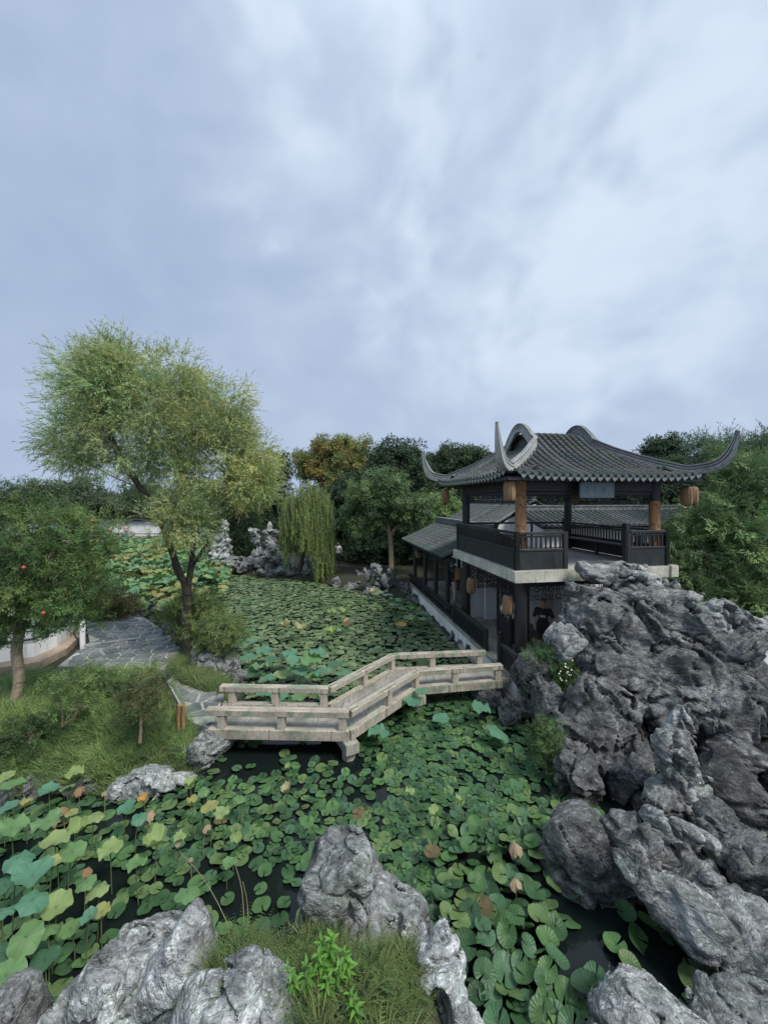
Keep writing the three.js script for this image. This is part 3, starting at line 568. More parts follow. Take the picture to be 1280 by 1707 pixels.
{
  const t = thing('roofed_gallery', 'long black-framed waterside gallery with low tiled roof and white plinth', 'gallery', O, TH);
  const Z0 = -4.76, Z1 = -11.6;
  part(t, 'plinth', bx(-0.06, -0.8, Z1, 3.4, FL - 0.01, Z0, 0.02), M.plaster);
  part(t, 'plinth_coping', bx(-0.09, FL - 0.1, Z1, 3.4, FL, Z0), M.concrete);
  gableRoof(t, { x0: -0.42, x1: 3.9, z0: -4.66, z1: Z1 - 0.3, eave: 2.98, ridge: 3.95, sp: 0.25 });
  for (const z of [-5.6, -7.2, -8.9, -10.9]) for (const x of [0.12, 2.6]) part(t, 'column', cyl(V(x, FL, z), V(x, 3.05, z), 0.1, 0.1, 12), M.black);
  part(t, 'eave_beam', merge([bar(V(0.12, 2.84, Z0), V(0.12, 2.84, Z1), 0.12, 0.18), bar(V(2.6, 2.84, Z0), V(2.6, 2.84, Z1), 0.12, 0.18)]), M.black);
  const zz = [Z0, -5.6, -7.2, -8.9, -10.9, Z1];
  for (let i = 0; i < 5; i++) {
    const L = Math.abs(zz[i + 1] - zz[i]) - 0.1, m = part(t, 'hanging_lattice', lattice(L, 0.34, 0.2, 0.17, 0.02), M.black); m.position.set(0.12, 2.42, zz[i + 1] + 0.05); m.rotation.y = -Math.PI / 2;
    const a = V(0.0, FL + 0.5, zz[i]), b = V(0.0, FL + 0.5, zz[i + 1]), r = part(t, 'railing', merge([bar(a, b, 0.1, 0.06), bar(a.clone().setY(FL + 0.1), b.clone().setY(FL + 0.1), 0.06, 0.06), bar(a.clone().setY(FL + 0.42), b.clone().setY(FL + 0.42), 0.3, 0.04)]), M.black);
    const n = Math.round(L / 0.12), g = bx(-0.015, FL, -0.02, 0.015, FL + 0.5, 0.02, 0.001); for (let k = 1; k < n; k++) { const q = part(r, 'baluster', g, M.black); q.position.set(0, 0, lerp(zz[i], zz[i + 1], k / n)); }
  }
  // back wall with a round-cornered lattice opening, white inside
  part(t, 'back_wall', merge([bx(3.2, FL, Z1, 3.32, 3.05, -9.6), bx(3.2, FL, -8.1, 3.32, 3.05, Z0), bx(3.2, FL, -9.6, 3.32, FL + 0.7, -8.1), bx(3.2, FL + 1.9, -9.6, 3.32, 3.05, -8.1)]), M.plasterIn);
  { const m = part(t, 'window_lattice', merge([lattice(1.5, 1.2, 0.2, 0.2, 0.03), new THREE.TorusGeometry(0.5, 0.03, 6, 28).translate(0.75, 0.6, 0)]), M.black); m.position.set(3.24, FL + 0.7, -9.6); m.rotation.y = -Math.PI / 2; }
  { const g = [lattice(1.35, 0.9, 0.14, 0.14, 0.018), new THREE.TorusGeometry(0.62, 0.03, 6, 24, Math.PI).translate(0.68, 0.05, 0.0)]; const m = part(t, 'lattice_screen', merge(g), M.black); m.position.set(1.2, FL + 0.5, -8.5); m.rotation.y = -Math.PI / 2; }
  part(t, 'gable_wall', (() => { const s = new THREE.Shape(); s.moveTo(0.2, 3.0); s.lineTo(3.3, 3.0); s.lineTo(1.74, 3.78); s.closePath(); const g = new THREE.ExtrudeGeometry(s, { depth: 0.1, bevelEnabled: false }); g.translate(0, 0, Z1); return metres(g); })(), M.plaster);
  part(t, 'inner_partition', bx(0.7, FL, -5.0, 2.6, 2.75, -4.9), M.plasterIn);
}
// ---------- halls beyond the pavilion ----------
{
  const t = thing('white_gabled_hall', 'tiled hall with a white gable end behind the pavilion', 'building', at(891, 838, 19.2).setY(0), TH);
  const hw = 2.1;
  part(t, 'wall', (() => { const s = new THREE.Shape(); s.moveTo(-hw, 0.2); s.lineTo(hw, 0.2); s.lineTo(hw, 3.85); s.lineTo(0, 4.98); s.lineTo(-hw, 3.85); s.closePath(); const g = new THREE.ExtrudeGeometry(s, { depth: 8, bevelEnabled: false }); g.translate(0, 0, -8); return metres(g); })(), M.plaster);
  gableRoof(t, { x0: -2.3, x1: 2.3, z0: -0.06, z1: -8.2, eave: 3.86, ridge: 5.1, sp: 0.25 });
  part(t, 'verge', merge([bar(V(-2.3, 3.92, -0.02), V(0, 5.18, -0.02), 0.2, 0.07), bar(V(2.3, 3.92, -0.02), V(0, 5.18, -0.02), 0.2, 0.07)]), M.ridgeGrey);
  const t2 = thing('long_hall', 'long low hall with grey tiled roof and white wall beyond the pavilion', 'building', at(893, 848, 18.6).setY(0), TH - Math.PI / 2);
  // its ridge runs across the view: in its own axes the ridge lies along -z... turned so that -z points along the front
  part(t2, 'wall', (() => { const s = new THREE.Shape(); s.moveTo(-1.75, 0.2); s.lineTo(1.75, 0.2); s.lineTo(1.75, 4.02); s.lineTo(0, 4.6); s.lineTo(-1.75, 4.02); s.closePath(); const g = new THREE.ExtrudeGeometry(s, { depth: 13.9, bevelEnabled: false }); g.translate(0, 0, -13.2); return metres(g); })(), M.plaster);
  gableRoof(t2, { x0: -2.15, x1: 2.15, z0: 1.0, z1: -13.4, eave: 4.02, ridge: 4.66, sp: 0.27, r: 0.08 });
}
// ---------- rocks: weathered limestone from a field of blobs, folded, bedded and cracked ----------
// blob: [u, v, depth, half-width px, half-height px, half-depth m, roll degrees, boxiness 0..1]
function rockColour(seed, tone) {
  return (x, y, z) => {
    const a = fbm3(x * 0.9 + seed, y * 0.9, z * 0.9, 4), b = fbm3(x * 4 + 5, y * 4 + seed, z * 4, 3), st = sstep(0.12, 0.5, fbm3(x * 0.7 + 40, y * 0.9 + seed, z * 0.7, 3)), v = sstep(0.8, 0.97, 1 - Math.abs(fbm3(x * 1.7 + 9, y * 2.3, z * 1.7 + seed, 4) * 2));
    let l = tone * (0.76 + 0.55 * a + 0.50 * b + 0.45 * v * sstep(-0.1, 0.4, b + 0.2));
    l = clamp(l * 0.70, 0.06, 1.3);
    return [l * lerp(0.985, 0.90, st * 0.6), l * lerp(1, 0.98, st * 0.6), l * lerp(1.0, 0.88, st * 0.6)];
  };
}
function worley(x, y, z) {   // nearest and second nearest cell point, and a random number of the nearest cell
  const ix = Math.floor(x), iy = Math.floor(y), iz = Math.floor(z); let f1 = 9, f2 = 9, id = 0;
  for (let a = -1; a <= 1; a++) for (let b = -1; b <= 1; b++) for (let c = -1; c <= 1; c++) {
    let h = Math.imul(ix + a, 374761393) + Math.imul(iy + b, 668265263) + Math.imul(iz + c, 1440662683); h = Math.imul(h ^ (h >>> 13), 1274126177); h ^= h >>> 16;
    const dx = ix + a + (h & 255) / 255 - x, dy = iy + b + ((h >>> 8) & 255) / 255 - y, dz = iz + c + ((h >>> 16) & 255) / 255 - z, q = dx * dx + dy * dy + dz * dz;
    if (q < f1) { f2 = f1; f1 = q; id = ((h >>> 5) & 1023) / 1023; } else if (q < f2) f2 = q;
  }
  return [Math.sqrt(f1), Math.sqrt(f2), id];
}
function rockField(list, o) {
  const B = list.map(([c, rx, ry, rz, roll, box, yaw = 0]) => ({ c, r: [rx, ry, rz], s: Math.sin(roll * Math.PI / 180), k: Math.cos(roll * Math.PI / 180), box, ys: Math.sin(yaw * Math.PI / 180), yk: Math.cos(yaw * Math.PI / 180) }));
  const seed = o.seed, fq = o.freq ?? 1, [sx, sy, sz] = o.bed ?? [0.2, 0.95, 0.25], sf = o.bedFreq ?? 4.5, amp = o.amp ?? 1, blend = o.blend ?? 0.12, holes = o.holes ?? [];
  return (x, y, z) => {
    let d = 9;
    const wx = x + 0.16 / fq * n3(x * 0.8 * fq + seed, y * 0.8 * fq, z * 0.8 * fq), wy = y + 0.16 / fq * n3(x * 0.8 * fq, y * 0.8 * fq + seed, z * 0.8 * fq + 7), wz = z;
    for (const b of B) {
      const X = wx - b.c.x, Y = wy - b.c.y, Z0 = wz - b.c.z, Xa = X * b.yk - Z0 * b.ys, Z = X * b.ys + Z0 * b.yk, p = Xa * b.k + Y * b.s, q = -Xa * b.s + Y * b.k, [a, c, e] = b.r;
      let s;
      if (b.box > 0) { const m = Math.min(a, c, e) * (1 - b.box) + 0.02, ex = Math.abs(p) - a + m, ey = Math.abs(q) - c + m, ez = Math.abs(Z) - e + m; s = Math.hypot(Math.max(ex, 0), Math.max(ey, 0), Math.max(ez, 0)) + Math.min(Math.max(ex, ey, ez), 0) - m; }
      else { const k0 = Math.hypot(p / a, q / c, Z / e), k1 = Math.hypot(p / a / a, q / c / c, Z / e / e); s = k1 > 1e-9 ? k0 * (k0 - 1) / k1 : -Math.min(a, c, e); }
      const h = clamp(0.5 + 0.5 * (d - s) / blend); d = lerp(d, s, h) - blend * h * (1 - h);
    }
    if (d > 0.5 || d < -0.5) return d;
    const X = wx * fq, Y = wy * fq, Z = wz * fq;
    const bi = Math.abs(n3(X * 0.95 + seed, Y * 0.95, Z * 0.95)), b2 = Math.abs(n3(X * 2.3, Y * 2.3 + seed, Z * 2.3)), r3 = 1 - Math.abs(n3(X * 5.6 + 3, Y * 5.6, Z * 5.6 + seed));
    const along = X * sx + Y * sy + Z * sz, t = along * sf + 1.6 * n3(X * 0.8, Y * 0.8, Z * 0.8 + seed), fr = t - Math.floor(t), bed = fr < 0.85 ? fr / 0.85 : 1 - (fr - 0.85) / 0.15;
    const kk = (o.block ?? 0.85), st = 0.9 * along, [f1, f2, id] = worley((X + sx * st) * kk + seed + 0.5 * n3(X * 1.4, Y * 1.4, Z * 1.4), (Y + sy * st) * kk + 0.5 * n3(X * 1.4 + 9, Y * 1.4, Z * 1.4), (Z + sz * st) * kk);
    let disp = 0.20 * (bi - 0.36) + 0.075 * (b2 - 0.33) + 0.026 * (r3 - 0.6) + (o.bedAmp ?? 0.07) * 1.45 * (bed - 0.5) + 0.010 * n3(X * 13, Y * 13, Z * 13) + 0.20 * (id - 0.58);
    const ed = f2 - f1; if (ed < 0.12) disp -= 0.34 * (1 - ed / 0.12);
    d -= disp * amp * 0.9 / fq;
    for (const [c, rx, ry, rz] of holes) { const k0 = Math.hypot((x - c.x) / rx, (y - c.y) / ry, (z - c.z) / rz); d = Math.max(d, (1 - k0) * Math.min(rx, ry, rz)); }
    return d;
  };
}
function rockGeo(list, o) {
  const lo = V(1e9, 1e9, 1e9), hi = V(-1e9, -1e9, -1e9);
  for (const [c, rx, ry, rz] of list) { const m = Math.max(rx, ry, rz) + 0.22; lo.min(V(c.x - m, c.y - m, c.z - m)); hi.max(V(c.x + m, c.y + m, c.z + m)); }
  lo.y = Math.max(lo.y, o.floor ?? -0.5);
  return metresSmooth(skin(rockField(list, o), lo, hi, o.cell ?? 0.045), rockColour(o.seed, o.tone ?? 0.6));
}
const px = (b) => { const [u, v, d, hu, hv, hd, roll = 0, box = 0, yaw = 0] = b; return [at(u, v, d), hu * d / F, hv * d / F, hd, -roll, box, yaw]; };
function rock(label, blobs, o = {}, group) {
  const g = rockGeo(blobs.map(px), { seed: o.seed ?? 1, ...o, holes: (o.holes ?? []).map(([u, v, d, a, b, c]) => [at(u, v, d), a * d / F, b * d / F, c]) });
  return single(o.name ?? 'rock', g, o.mat ?? M.rock, label, o.cat ?? 'rock', group);
}
// --- the big rockery in front of the pavilion ---
rock('pale flat slab laid as a step at the opening of the upper railing', [[1035, 957, 9.55, 58, 9, 0.5, 2, 0.55], [1085, 966, 9.45, 30, 8, 0.4, 6, 0.5]], { seed: 2, tone: 1.03, cell: 0.035, amp: 0.5, name: 'rock_step', cat: 'rock step' });
rock('long flat slab below the pale step on top of the rockery', [[1085, 991, 9.2, 62, 13, 0.5, 2, 0.5], [1035, 993, 9.3, 40, 14, 0.5, 0, 0.4]], { seed: 3, tone: 0.77, cell: 0.035, amp: 0.6, name: 'rock_step', cat: 'rock step' });
rock('high rounded crag of the rockery beside the ground floor of the pavilion', [[990, 1030, 9.0, 62, 52, 0.8, 10], [1005, 1090, 8.9, 70, 60, 0.9, 0], [1060, 1045, 9.0, 50, 40, 0.7, 0], [955, 1078, 8.9, 36, 30, 0.5, 20], [1000, 1190, 9.2, 70, 90, 0.8]], { seed: 4, tone: 0.57, amp: 0.85, bed: [0.55, 0.8, 0.2], bedFreq: 5 });
rock('small pale pinkish boulder by the ground floor column of the pavilion', [[938, 1063, 8.55, 24, 27, 0.3, -25, 0.3]], { seed: 6, tone: 0.82, cell: 0.03, amp: 0.3 });
rock('broad knobbly boulder on the shoulder of the rockery', [[1105, 1030, 8.9, 55, 32, 0.6, 8], [1150, 1045, 8.8, 40, 34, 0.6, 20], [1110, 1080, 8.8, 60, 40, 0.6, 0]], { seed: 7, tone: 0.67, amp: 0.85 });
rock('pale upright egg-shaped boulder on the shoulder of the rockery', [[1182, 1032, 8.7, 20, 42, 0.4, -25, 0.2], [1205, 1022, 9.0, 28, 30, 0.4, 0]], { seed: 8, tone: 0.95, cell: 0.035, amp: 0.8 });
rock('wide bedded boulder across the middle of the rockery', [[1060, 1125, 8.3, 80, 42, 0.7, 4], [1130, 1115, 8.2, 75, 36, 0.7, -4], [1005, 1125, 8.4, 55, 42, 0.6, 10], [1090, 1190, 8.5, 95, 60, 0.6]], { seed: 9, tone: 0.48, holes: [[1072, 1168, 7.55, 18, 32, 0.5]], amp: 0.95, bed: [0.25, 0.93, 0.2], bedFreq: 5.5, bedAmp: 0.075 });
rock('dark smooth boulder under the small white notice', [[1215, 1085, 8.1, 42, 38, 0.6, 5], [1190, 1112, 8.0, 60, 32, 0.6, 0], [1235, 1120, 8.1, 34, 36, 0.5]], { seed: 10, tone: 0.40, amp: 0.9 });
rock('grey boulder behind the white notice at the edge of the rockery', [[1255, 1052, 8.9, 40, 24, 0.5, 8, 0.2], [1275, 1080, 9.0, 30, 50, 0.5], [1290, 1130, 8.8, 30, 60, 0.5]], { seed: 11, tone: 0.82, amp: 0.9 });
rock('overhanging fluted rock with pale vertical streaks', [[1150, 1180, 7.5, 92, 44, 0.6, 0, 0.15], [1220, 1170, 7.5, 45, 52, 0.6, -8], [1100, 1195, 7.6, 45, 38, 0.5, 15], [1235, 1230, 7.4, 26, 60, 0.4, -6], [1180, 1215, 7.5, 60, 30, 0.4]], { seed: 12, tone: 0.58, amp: 0.9, bed: [0.93, 0.15, 0.3], bedFreq: 6, bedAmp: 0.1 });
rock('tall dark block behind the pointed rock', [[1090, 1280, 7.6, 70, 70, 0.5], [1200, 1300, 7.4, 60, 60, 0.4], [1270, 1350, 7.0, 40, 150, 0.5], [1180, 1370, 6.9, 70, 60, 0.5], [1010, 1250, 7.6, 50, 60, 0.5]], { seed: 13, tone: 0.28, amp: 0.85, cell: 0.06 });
rock('leaning streaked rock at the water edge beside the bridge end', [[905, 1130, 8.75, 42, 46, 0.5, -35], [925, 1185, 8.3, 38, 60, 0.5, -30], [895, 1160, 8.9, 30, 40, 0.5]], { seed: 14, tone: 0.47, amp: 0.9, bed: [0.75, 0.6, 0.2], bedFreq: 6, bedAmp: 0.05 });
rock('bulging grey rock face above the small cave', [[985, 1190, 7.6, 62, 62, 0.55, -12], [965, 1245, 7.3, 52, 52, 0.5], [1020, 1215, 7.5, 45, 70, 0.5]], { seed: 15, tone: 0.48, amp: 1.0, bed: [0.8, 0.5, 0.2], bedFreq: 4, bedAmp: 0.05 });
rock('rock pillar with a small dark cave above the lily pads', [[968, 1325, 6.75, 26, 52, 0.4, 0, 0.3], [1050, 1320, 6.7, 34, 62, 0.4, 5], [1010, 1350, 6.9, 40, 36, 0.4], [1015, 1270, 6.9, 60, 18, 0.35, 0, 0.3], [995, 1325, 6.85, 10, 34, 0.3, 0, 0.3]], { seed: 16, tone: 0.45, amp: 0.8, cell: 0.035, bed: [0.9, 0.2, 0.2], holes: [[1022, 1322, 6.4, 9, 26, 0.5]] });
rock('pointed upright rock standing like a flame in the rockery', [[1130, 1222, 6.15, 13, 40, 0.16, -5, 0.1], [1131, 1270, 6.1, 27, 60, 0.26, -5], [1106, 1255, 6.05, 11, 42, 0.18, 4], [1146, 1345, 6.1, 42, 72, 0.34, -12], [1102, 1340, 6.1, 28, 44, 0.28]], { seed: 17, tone: 0.84, amp: 0.62, cell: 0.028, blend: 0.05, freq: 1.5, bed: [0.95, 0.2, 0.2], bedFreq: 5, bedAmp: 0.07 });
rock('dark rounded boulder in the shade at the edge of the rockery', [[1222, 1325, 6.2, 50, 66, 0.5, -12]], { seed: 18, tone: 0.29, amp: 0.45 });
rock('angular pale block wedged under the overhang', [[1218, 1262, 6.9, 32, 28, 0.3, 20, 0.55]], { seed: 19, tone: 0.52, cell: 0.035, amp: 0.6 });
rock('blocky boulder at the waterline below the cave', [[985, 1440, 5.35, 66, 62, 0.45, 6, 0.35], [945, 1425, 5.5, 30, 40, 0.35, 0, 0.3], [1060, 1455, 5.3, 56, 64, 0.4, 0, 0.2]], { seed: 20, tone: 0.45, amp: 0.45, cell: 0.03 });
rock('long tilted slab of layered rock sliding towards the water', [[1155, 1466, 4.95, 130, 18, 0.36, 36, 0.6], [1118, 1416, 5.1, 66, 17, 0.34, 24, 0.6], [1230, 1524, 4.7, 115, 32, 0.4, 40, 0.5]], { seed: 21, tone: 0.62, amp: 0.34, cell: 0.028, bed: [-0.55, 0.8, 0.1], bedFreq: 8, bedAmp: 0.12, blend: 0.04 });
rock('lower tilted slab with a pale chipped edge', [[1145, 1520, 4.55, 140, 20, 0.26, 46, 0.55], [1215, 1590, 4.2, 120, 46, 0.33, 42, 0.45], [1275, 1600, 4.1, 90, 76, 0.4, 30, 0.2]], { seed: 22, tone: 0.71, amp: 0.34, cell: 0.026, bed: [-0.6, 0.76, 0.1], bedFreq: 8, bedAmp: 0.10, blend: 0.04 });
rock('small flat cap stone resting on the tilted slab', [[1126, 1386, 4.9, 38, 12, 0.2, 5, 0.6]], { seed: 23, tone: 0.82, cell: 0.022, amp: 0.35, bedFreq: 7 });
rock('steep striped slab beyond the tilted ones', [[1258, 1465, 5.2, 120, 44, 0.4, 56, 0.45], [1240, 1400, 5.9, 70, 46, 0.4]], { seed: 24, tone: 0.48, amp: 0.45, cell: 0.035, bed: [-0.8, 0.55, 0.1], bedFreq: 8, bedAmp: 0.1 });
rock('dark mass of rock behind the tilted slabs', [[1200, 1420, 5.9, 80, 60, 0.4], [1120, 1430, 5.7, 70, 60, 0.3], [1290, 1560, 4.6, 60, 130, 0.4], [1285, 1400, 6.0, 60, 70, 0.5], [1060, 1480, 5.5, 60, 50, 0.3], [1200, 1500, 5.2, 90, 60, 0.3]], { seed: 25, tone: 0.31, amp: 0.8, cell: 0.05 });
// --- by the viewer ---
const D = 3.5;
rock('large rounded rock with fine white streaks by the lotus leaves', [[235, 1650, 3.35, 120, 95, 0.5, -20], [300, 1600, 3.3, 50, 62, 0.35, 10], [180, 1730, 3.2, 100, 80, 0.5], [330, 1630, 3.2, 26, 70, 0.3, 8]], { seed: 31, tone: 1.0, amp: 0.5, cell: 0.02, freq: 1.5, bed: [0.6, 0.7, 0.2], bedFreq: 6, bedAmp: 0.05, floor: 0.6 });
rock('tall tapering rock with brown stains among the lily pads', [[560, 1474, 3.75, 52, 66, 0.36, 6, 0.1], [590, 1444, 3.75, 40, 40, 0.32, 0], [610, 1564, 3.6, 74, 80, 0.42, 20], [665, 1554, 3.6, 50, 50, 0.35, 38], [600, 1664, 3.4, 80, 80, 0.45], [520, 1564, 3.7, 26, 60, 0.3]], { seed: 32, tone: 0.74, amp: 0.55, cell: 0.02, freq: 1.4, bed: [0.9, 0.3, 0.2], bedFreq: 5, bedAmp: 0.04, floor: 0.2 });
rock('pale pitted rock with a dark hollow at its foot', [[725, 1614, 3.2, 36, 56, 0.25, 8], [745, 1664, 3.1, 42, 54, 0.28, 0], [695, 1649, 3.15, 24, 60, 0.22, 10], [770, 1714, 3.05, 26, 60, 0.25, 0], [690, 1714, 3.05, 24, 50, 0.25]], { seed: 33, tone: 1.15, amp: 0.5, cell: 0.018, freq: 1.8, floor: 0.4, holes: [[738, 1730, 2.8, 22, 40, 0.35]] });
rock('pale craggy rock with a pointed top at the bottom edge', [[415, 1642, 2.7, 38, 50, 0.2, -8], [450, 1698, 2.65, 66, 52, 0.25, 10], [350, 1700, 2.65, 76, 46, 0.25, -20], [395, 1735, 2.6, 110, 60, 0.3]], { seed: 34, tone: 1.2, amp: 0.45, cell: 0.016, freq: 2, floor: 0.6 });
rock('dark low stone in the corner beneath the lotus leaves', [[25, 1690, 3.2, 34, 26, 0.2, -10, 0.3], [20, 1730, 3.2, 50, 30, 0.25]], { seed: 35, tone: 0.5, amp: 0.4, cell: 0.02, freq: 1.8, floor: 0.5 });
rock('mottled grey rock at the bottom edge beside the dark water', [[1085, 1690, 3.6, 60, 50, 0.35, 0], [1030, 1720, 3.5, 60, 36, 0.3], [1130, 1720, 3.5, 60, 36, 0.3]], { seed: 36, tone: 0.9, amp: 0.5, cell: 0.022, freq: 1.5, floor: -0.3 });
rock('mottled low rock in the lower corner below the tilted slabs', [[1215, 1705, 3.5, 60, 34, 0.3, -8], [1270, 1700, 3.6, 50, 50, 0.3]], { seed: 37, tone: 0.6, amp: 0.5, cell: 0.022, freq: 1.5, floor: -0.3 });
rock('narrow stone between the tall rock and the ferns', [[500, 1585, 3.45, 18, 26, 0.15, 10], [590, 1625, 3.1, 22, 24, 0.15]], { seed: 38, tone: 0.55, amp: 0.4, cell: 0.02, freq: 2, floor: 0.5 });
// --- on the shores ---
rock('pale rounded rock between the grass bank and the bridge end', [[338, 1248, 7.6, 30, 24, 0.4, -15], [360, 1235, 7.9, 22, 22, 0.4]], { seed: 41, tone: 1.05, amp: 0.6, cell: 0.03, freq: 1.4 });
rock('long low rock under the edge of the grass bank', [[232, 1312, 6.85, 52, 20, 0.3, -8, 0.2], [290, 1300, 7.0, 40, 14, 0.3, -8]], { seed: 42, tone: 1.05, amp: 0.6, cell: 0.03, freq: 1.4 });
rock('small grey stone at the foot of the grass bank', [[95, 1297, 6.9, 12, 12, 0.15]], { seed: 43, tone: 0.6, cell: 0.03, freq: 2, amp: 0.5 });
rock('squared pale boulder beside the willow trunk', [[345, 1100, 11.0, 26, 28, 0.5, 8, 0.25], [375, 1115, 10.9, 22, 20, 0.45, 10, 0.2]], { seed: 44, tone: 1.05, amp: 0.7, cell: 0.035, freq: 1.3 });
rock('upright pale rock against the willow trunk', [[322, 1078, 11.6, 12, 22, 0.3, 5]], { seed: 45, tone: 0.9, cell: 0.03, freq: 1.6, amp: 0.6 });
rock('cluster of pale stones at the far edge of the terrace', [[290, 1045, 13.6, 10, 12, 0.25], [280, 1052, 13.4, 7, 10, 0.2], [297, 1058, 13.0, 8, 9, 0.2]], { seed: 46, tone: 0.85, cell: 0.035, freq: 1.6, amp: 0.6 });
rock('pair of low grey stones by the lotus bed', [[212, 1030, 15.6, 12, 7, 0.3], [232, 1026, 15.7, 11, 6, 0.3]], { seed: 47, tone: 0.6, cell: 0.05, freq: 1.3, amp: 0.6 });
rock('dark wet boulder under the bridge landing', [[848, 1188, 9.0, 18, 18, 0.3]], { seed: 48, tone: 0.5, cell: 0.035, freq: 1.4, amp: 0.5 });
rock('flat mossy rock beneath the bridge at the plinth', [[815, 1162, 9.9, 26, 16, 0.35]], { seed: 49, tone: 0.45, cell: 0.04, freq: 1.4, amp: 0.5 });
// far shore: named pieces
rock('tall pale scholar rock standing on the far shore', [[372, 905, 28.5, 13, 36, 0.5, 4], [360, 925, 28.5, 10, 24, 0.5], [378, 935, 28.3, 14, 20, 0.6]], { seed: 51, tone: 1.15, cell: 0.09, amp: 1.3, mat: M.paleRock, floor: 0 });
rock('wide low grotto rock on the far shore', [[405, 942, 27.2, 34, 14, 0.9], [435, 938, 27.2, 26, 16, 0.9], [380, 950, 27.4, 24, 10, 0.8]], { seed: 52, tone: 0.62, cell: 0.09, amp: 1.3, floor: -0.3, holes: [[425, 955, 26.2, 10, 5, 1]] });
rock('jagged pale rock pile with an opening on the far shore', [[452, 905, 27.6, 14, 26, 0.6, 0], [428, 895, 27.8, 9, 16, 0.5, -10], [464, 895, 27.6, 9, 12, 0.5], [445, 925, 27.4, 26, 14, 0.8]], { seed: 53, tone: 0.9, cell: 0.085, amp: 1.5, floor: 0, holes: [[440, 912, 27.2, 5, 7, 1.5]] });
rock('broken flat rocks along the far waterline below the willow', [[480, 952, 26.0, 34, 7, 0.8, 3], [520, 950, 25.6, 24, 10, 0.8, 0], [450, 955, 26.2, 22, 6, 0.8], [505, 940, 26.3, 34, 10, 0.8]], { seed: 54, tone: 0.72, cell: 0.09, amp: 1.4, floor: -0.3 });
rock('dark rounded stone on the far shore slope', [[470, 935, 26.8, 15, 9, 0.6]], { seed: 55, tone: 0.3, cell: 0.08, amp: 0.5, floor: 0 });
rock('fan-shaped pale upright rocks beside the gallery end', [[630, 960, 21.4, 10, 24, 0.35, 6], [645, 965, 21.2, 14, 20, 0.4, 0], [612, 968, 21.5, 9, 16, 0.35, -8]], { seed: 56, tone: 0.8, cell: 0.07, amp: 1.3, floor: -0.1, bed: [0.9, 0.2, 0.2] });
{ // lower shore rocks, copies of a few shapes
  const kinds = [0, 1, 2, 3].map((k) => rockGeo([[V(0, 0.1, 0), 0.42, 0.3, 0.36, k * 20, 0.1 * k], [V(0.3, 0.0, 0.1), 0.3, 0.22, 0.3, -20, 0], [V(-0.25, 0.05, -0.05), 0.25, 0.25 + 0.08 * k, 0.25, 10, 0]], { seed: 60 + k, tone: 0.62 + 0.08 * (k % 2), cell: 0.06, amp: 0.9, freq: 1.3, floor: -0.4 }));
  const R = rng(5), spots = [[560, 975, 0.8, 'beneath the lowest willow strands'], [585, 982, 0.9, 'first past the willow strands towards the gallery'], [600, 968, 1.0, 'up the bank behind the waterline, willow side'], [655, 985, 0.9, 'in front of the fan-shaped rocks'], [675, 990, 1.0, 'between the fan-shaped rocks and the gallery'], [668, 968, 0.8, 'behind the fan-shaped rocks'], [620, 990, 0.9, 'at the foot of the fan-shaped rocks, willow side'], [640, 995, 0.8, 'lowest in the water below the fan-shaped rocks'], [548, 968, 0.8, 'hidden among the hanging willow strands'], [690, 1002, 0.8, 'against the far end of the gallery plinth'],
    [303, 1046, 0.45, 'beside the pale stones at the terrace edge'], [396, 1140, 0.6, 'where the bridge meets the willow bank'], [408, 1130, 0.4, 'out in the water by the willow bank'], [310, 1108, 0.5, 'at the foot of the willow, path side'], [60, 1315, 0.5, 'beside the small grey stone under the grass'], [20, 1318, 0.5, 'at the corner of the grass bank'], [140, 1318, 0.5, 'next to the long low rock'], [770, 1075, 0.5, 'on the footing of the pavilion plinth'], [785, 1090, 0.45, 'just behind the bridge at the plinth'], [760, 1062, 0.4, 'where pavilion and gallery plinths meet']];
  const seen = {};
  for (const [u, v, s, where] of spots) {
    const p = onLevel(u, v, 0.05), k = Math.floor(R() * 4), m = single('shore_rock', kinds[k], M.rock, 'grey shore rock ' + where, 'rock', 'rocks edging the pond');
    m.position.copy(p); m.rotation.y = R() * 6.28; m.scale.set(s * (0.9 + R() * 0.5), s * (0.8 + R() * 0.5), s);
  }
}
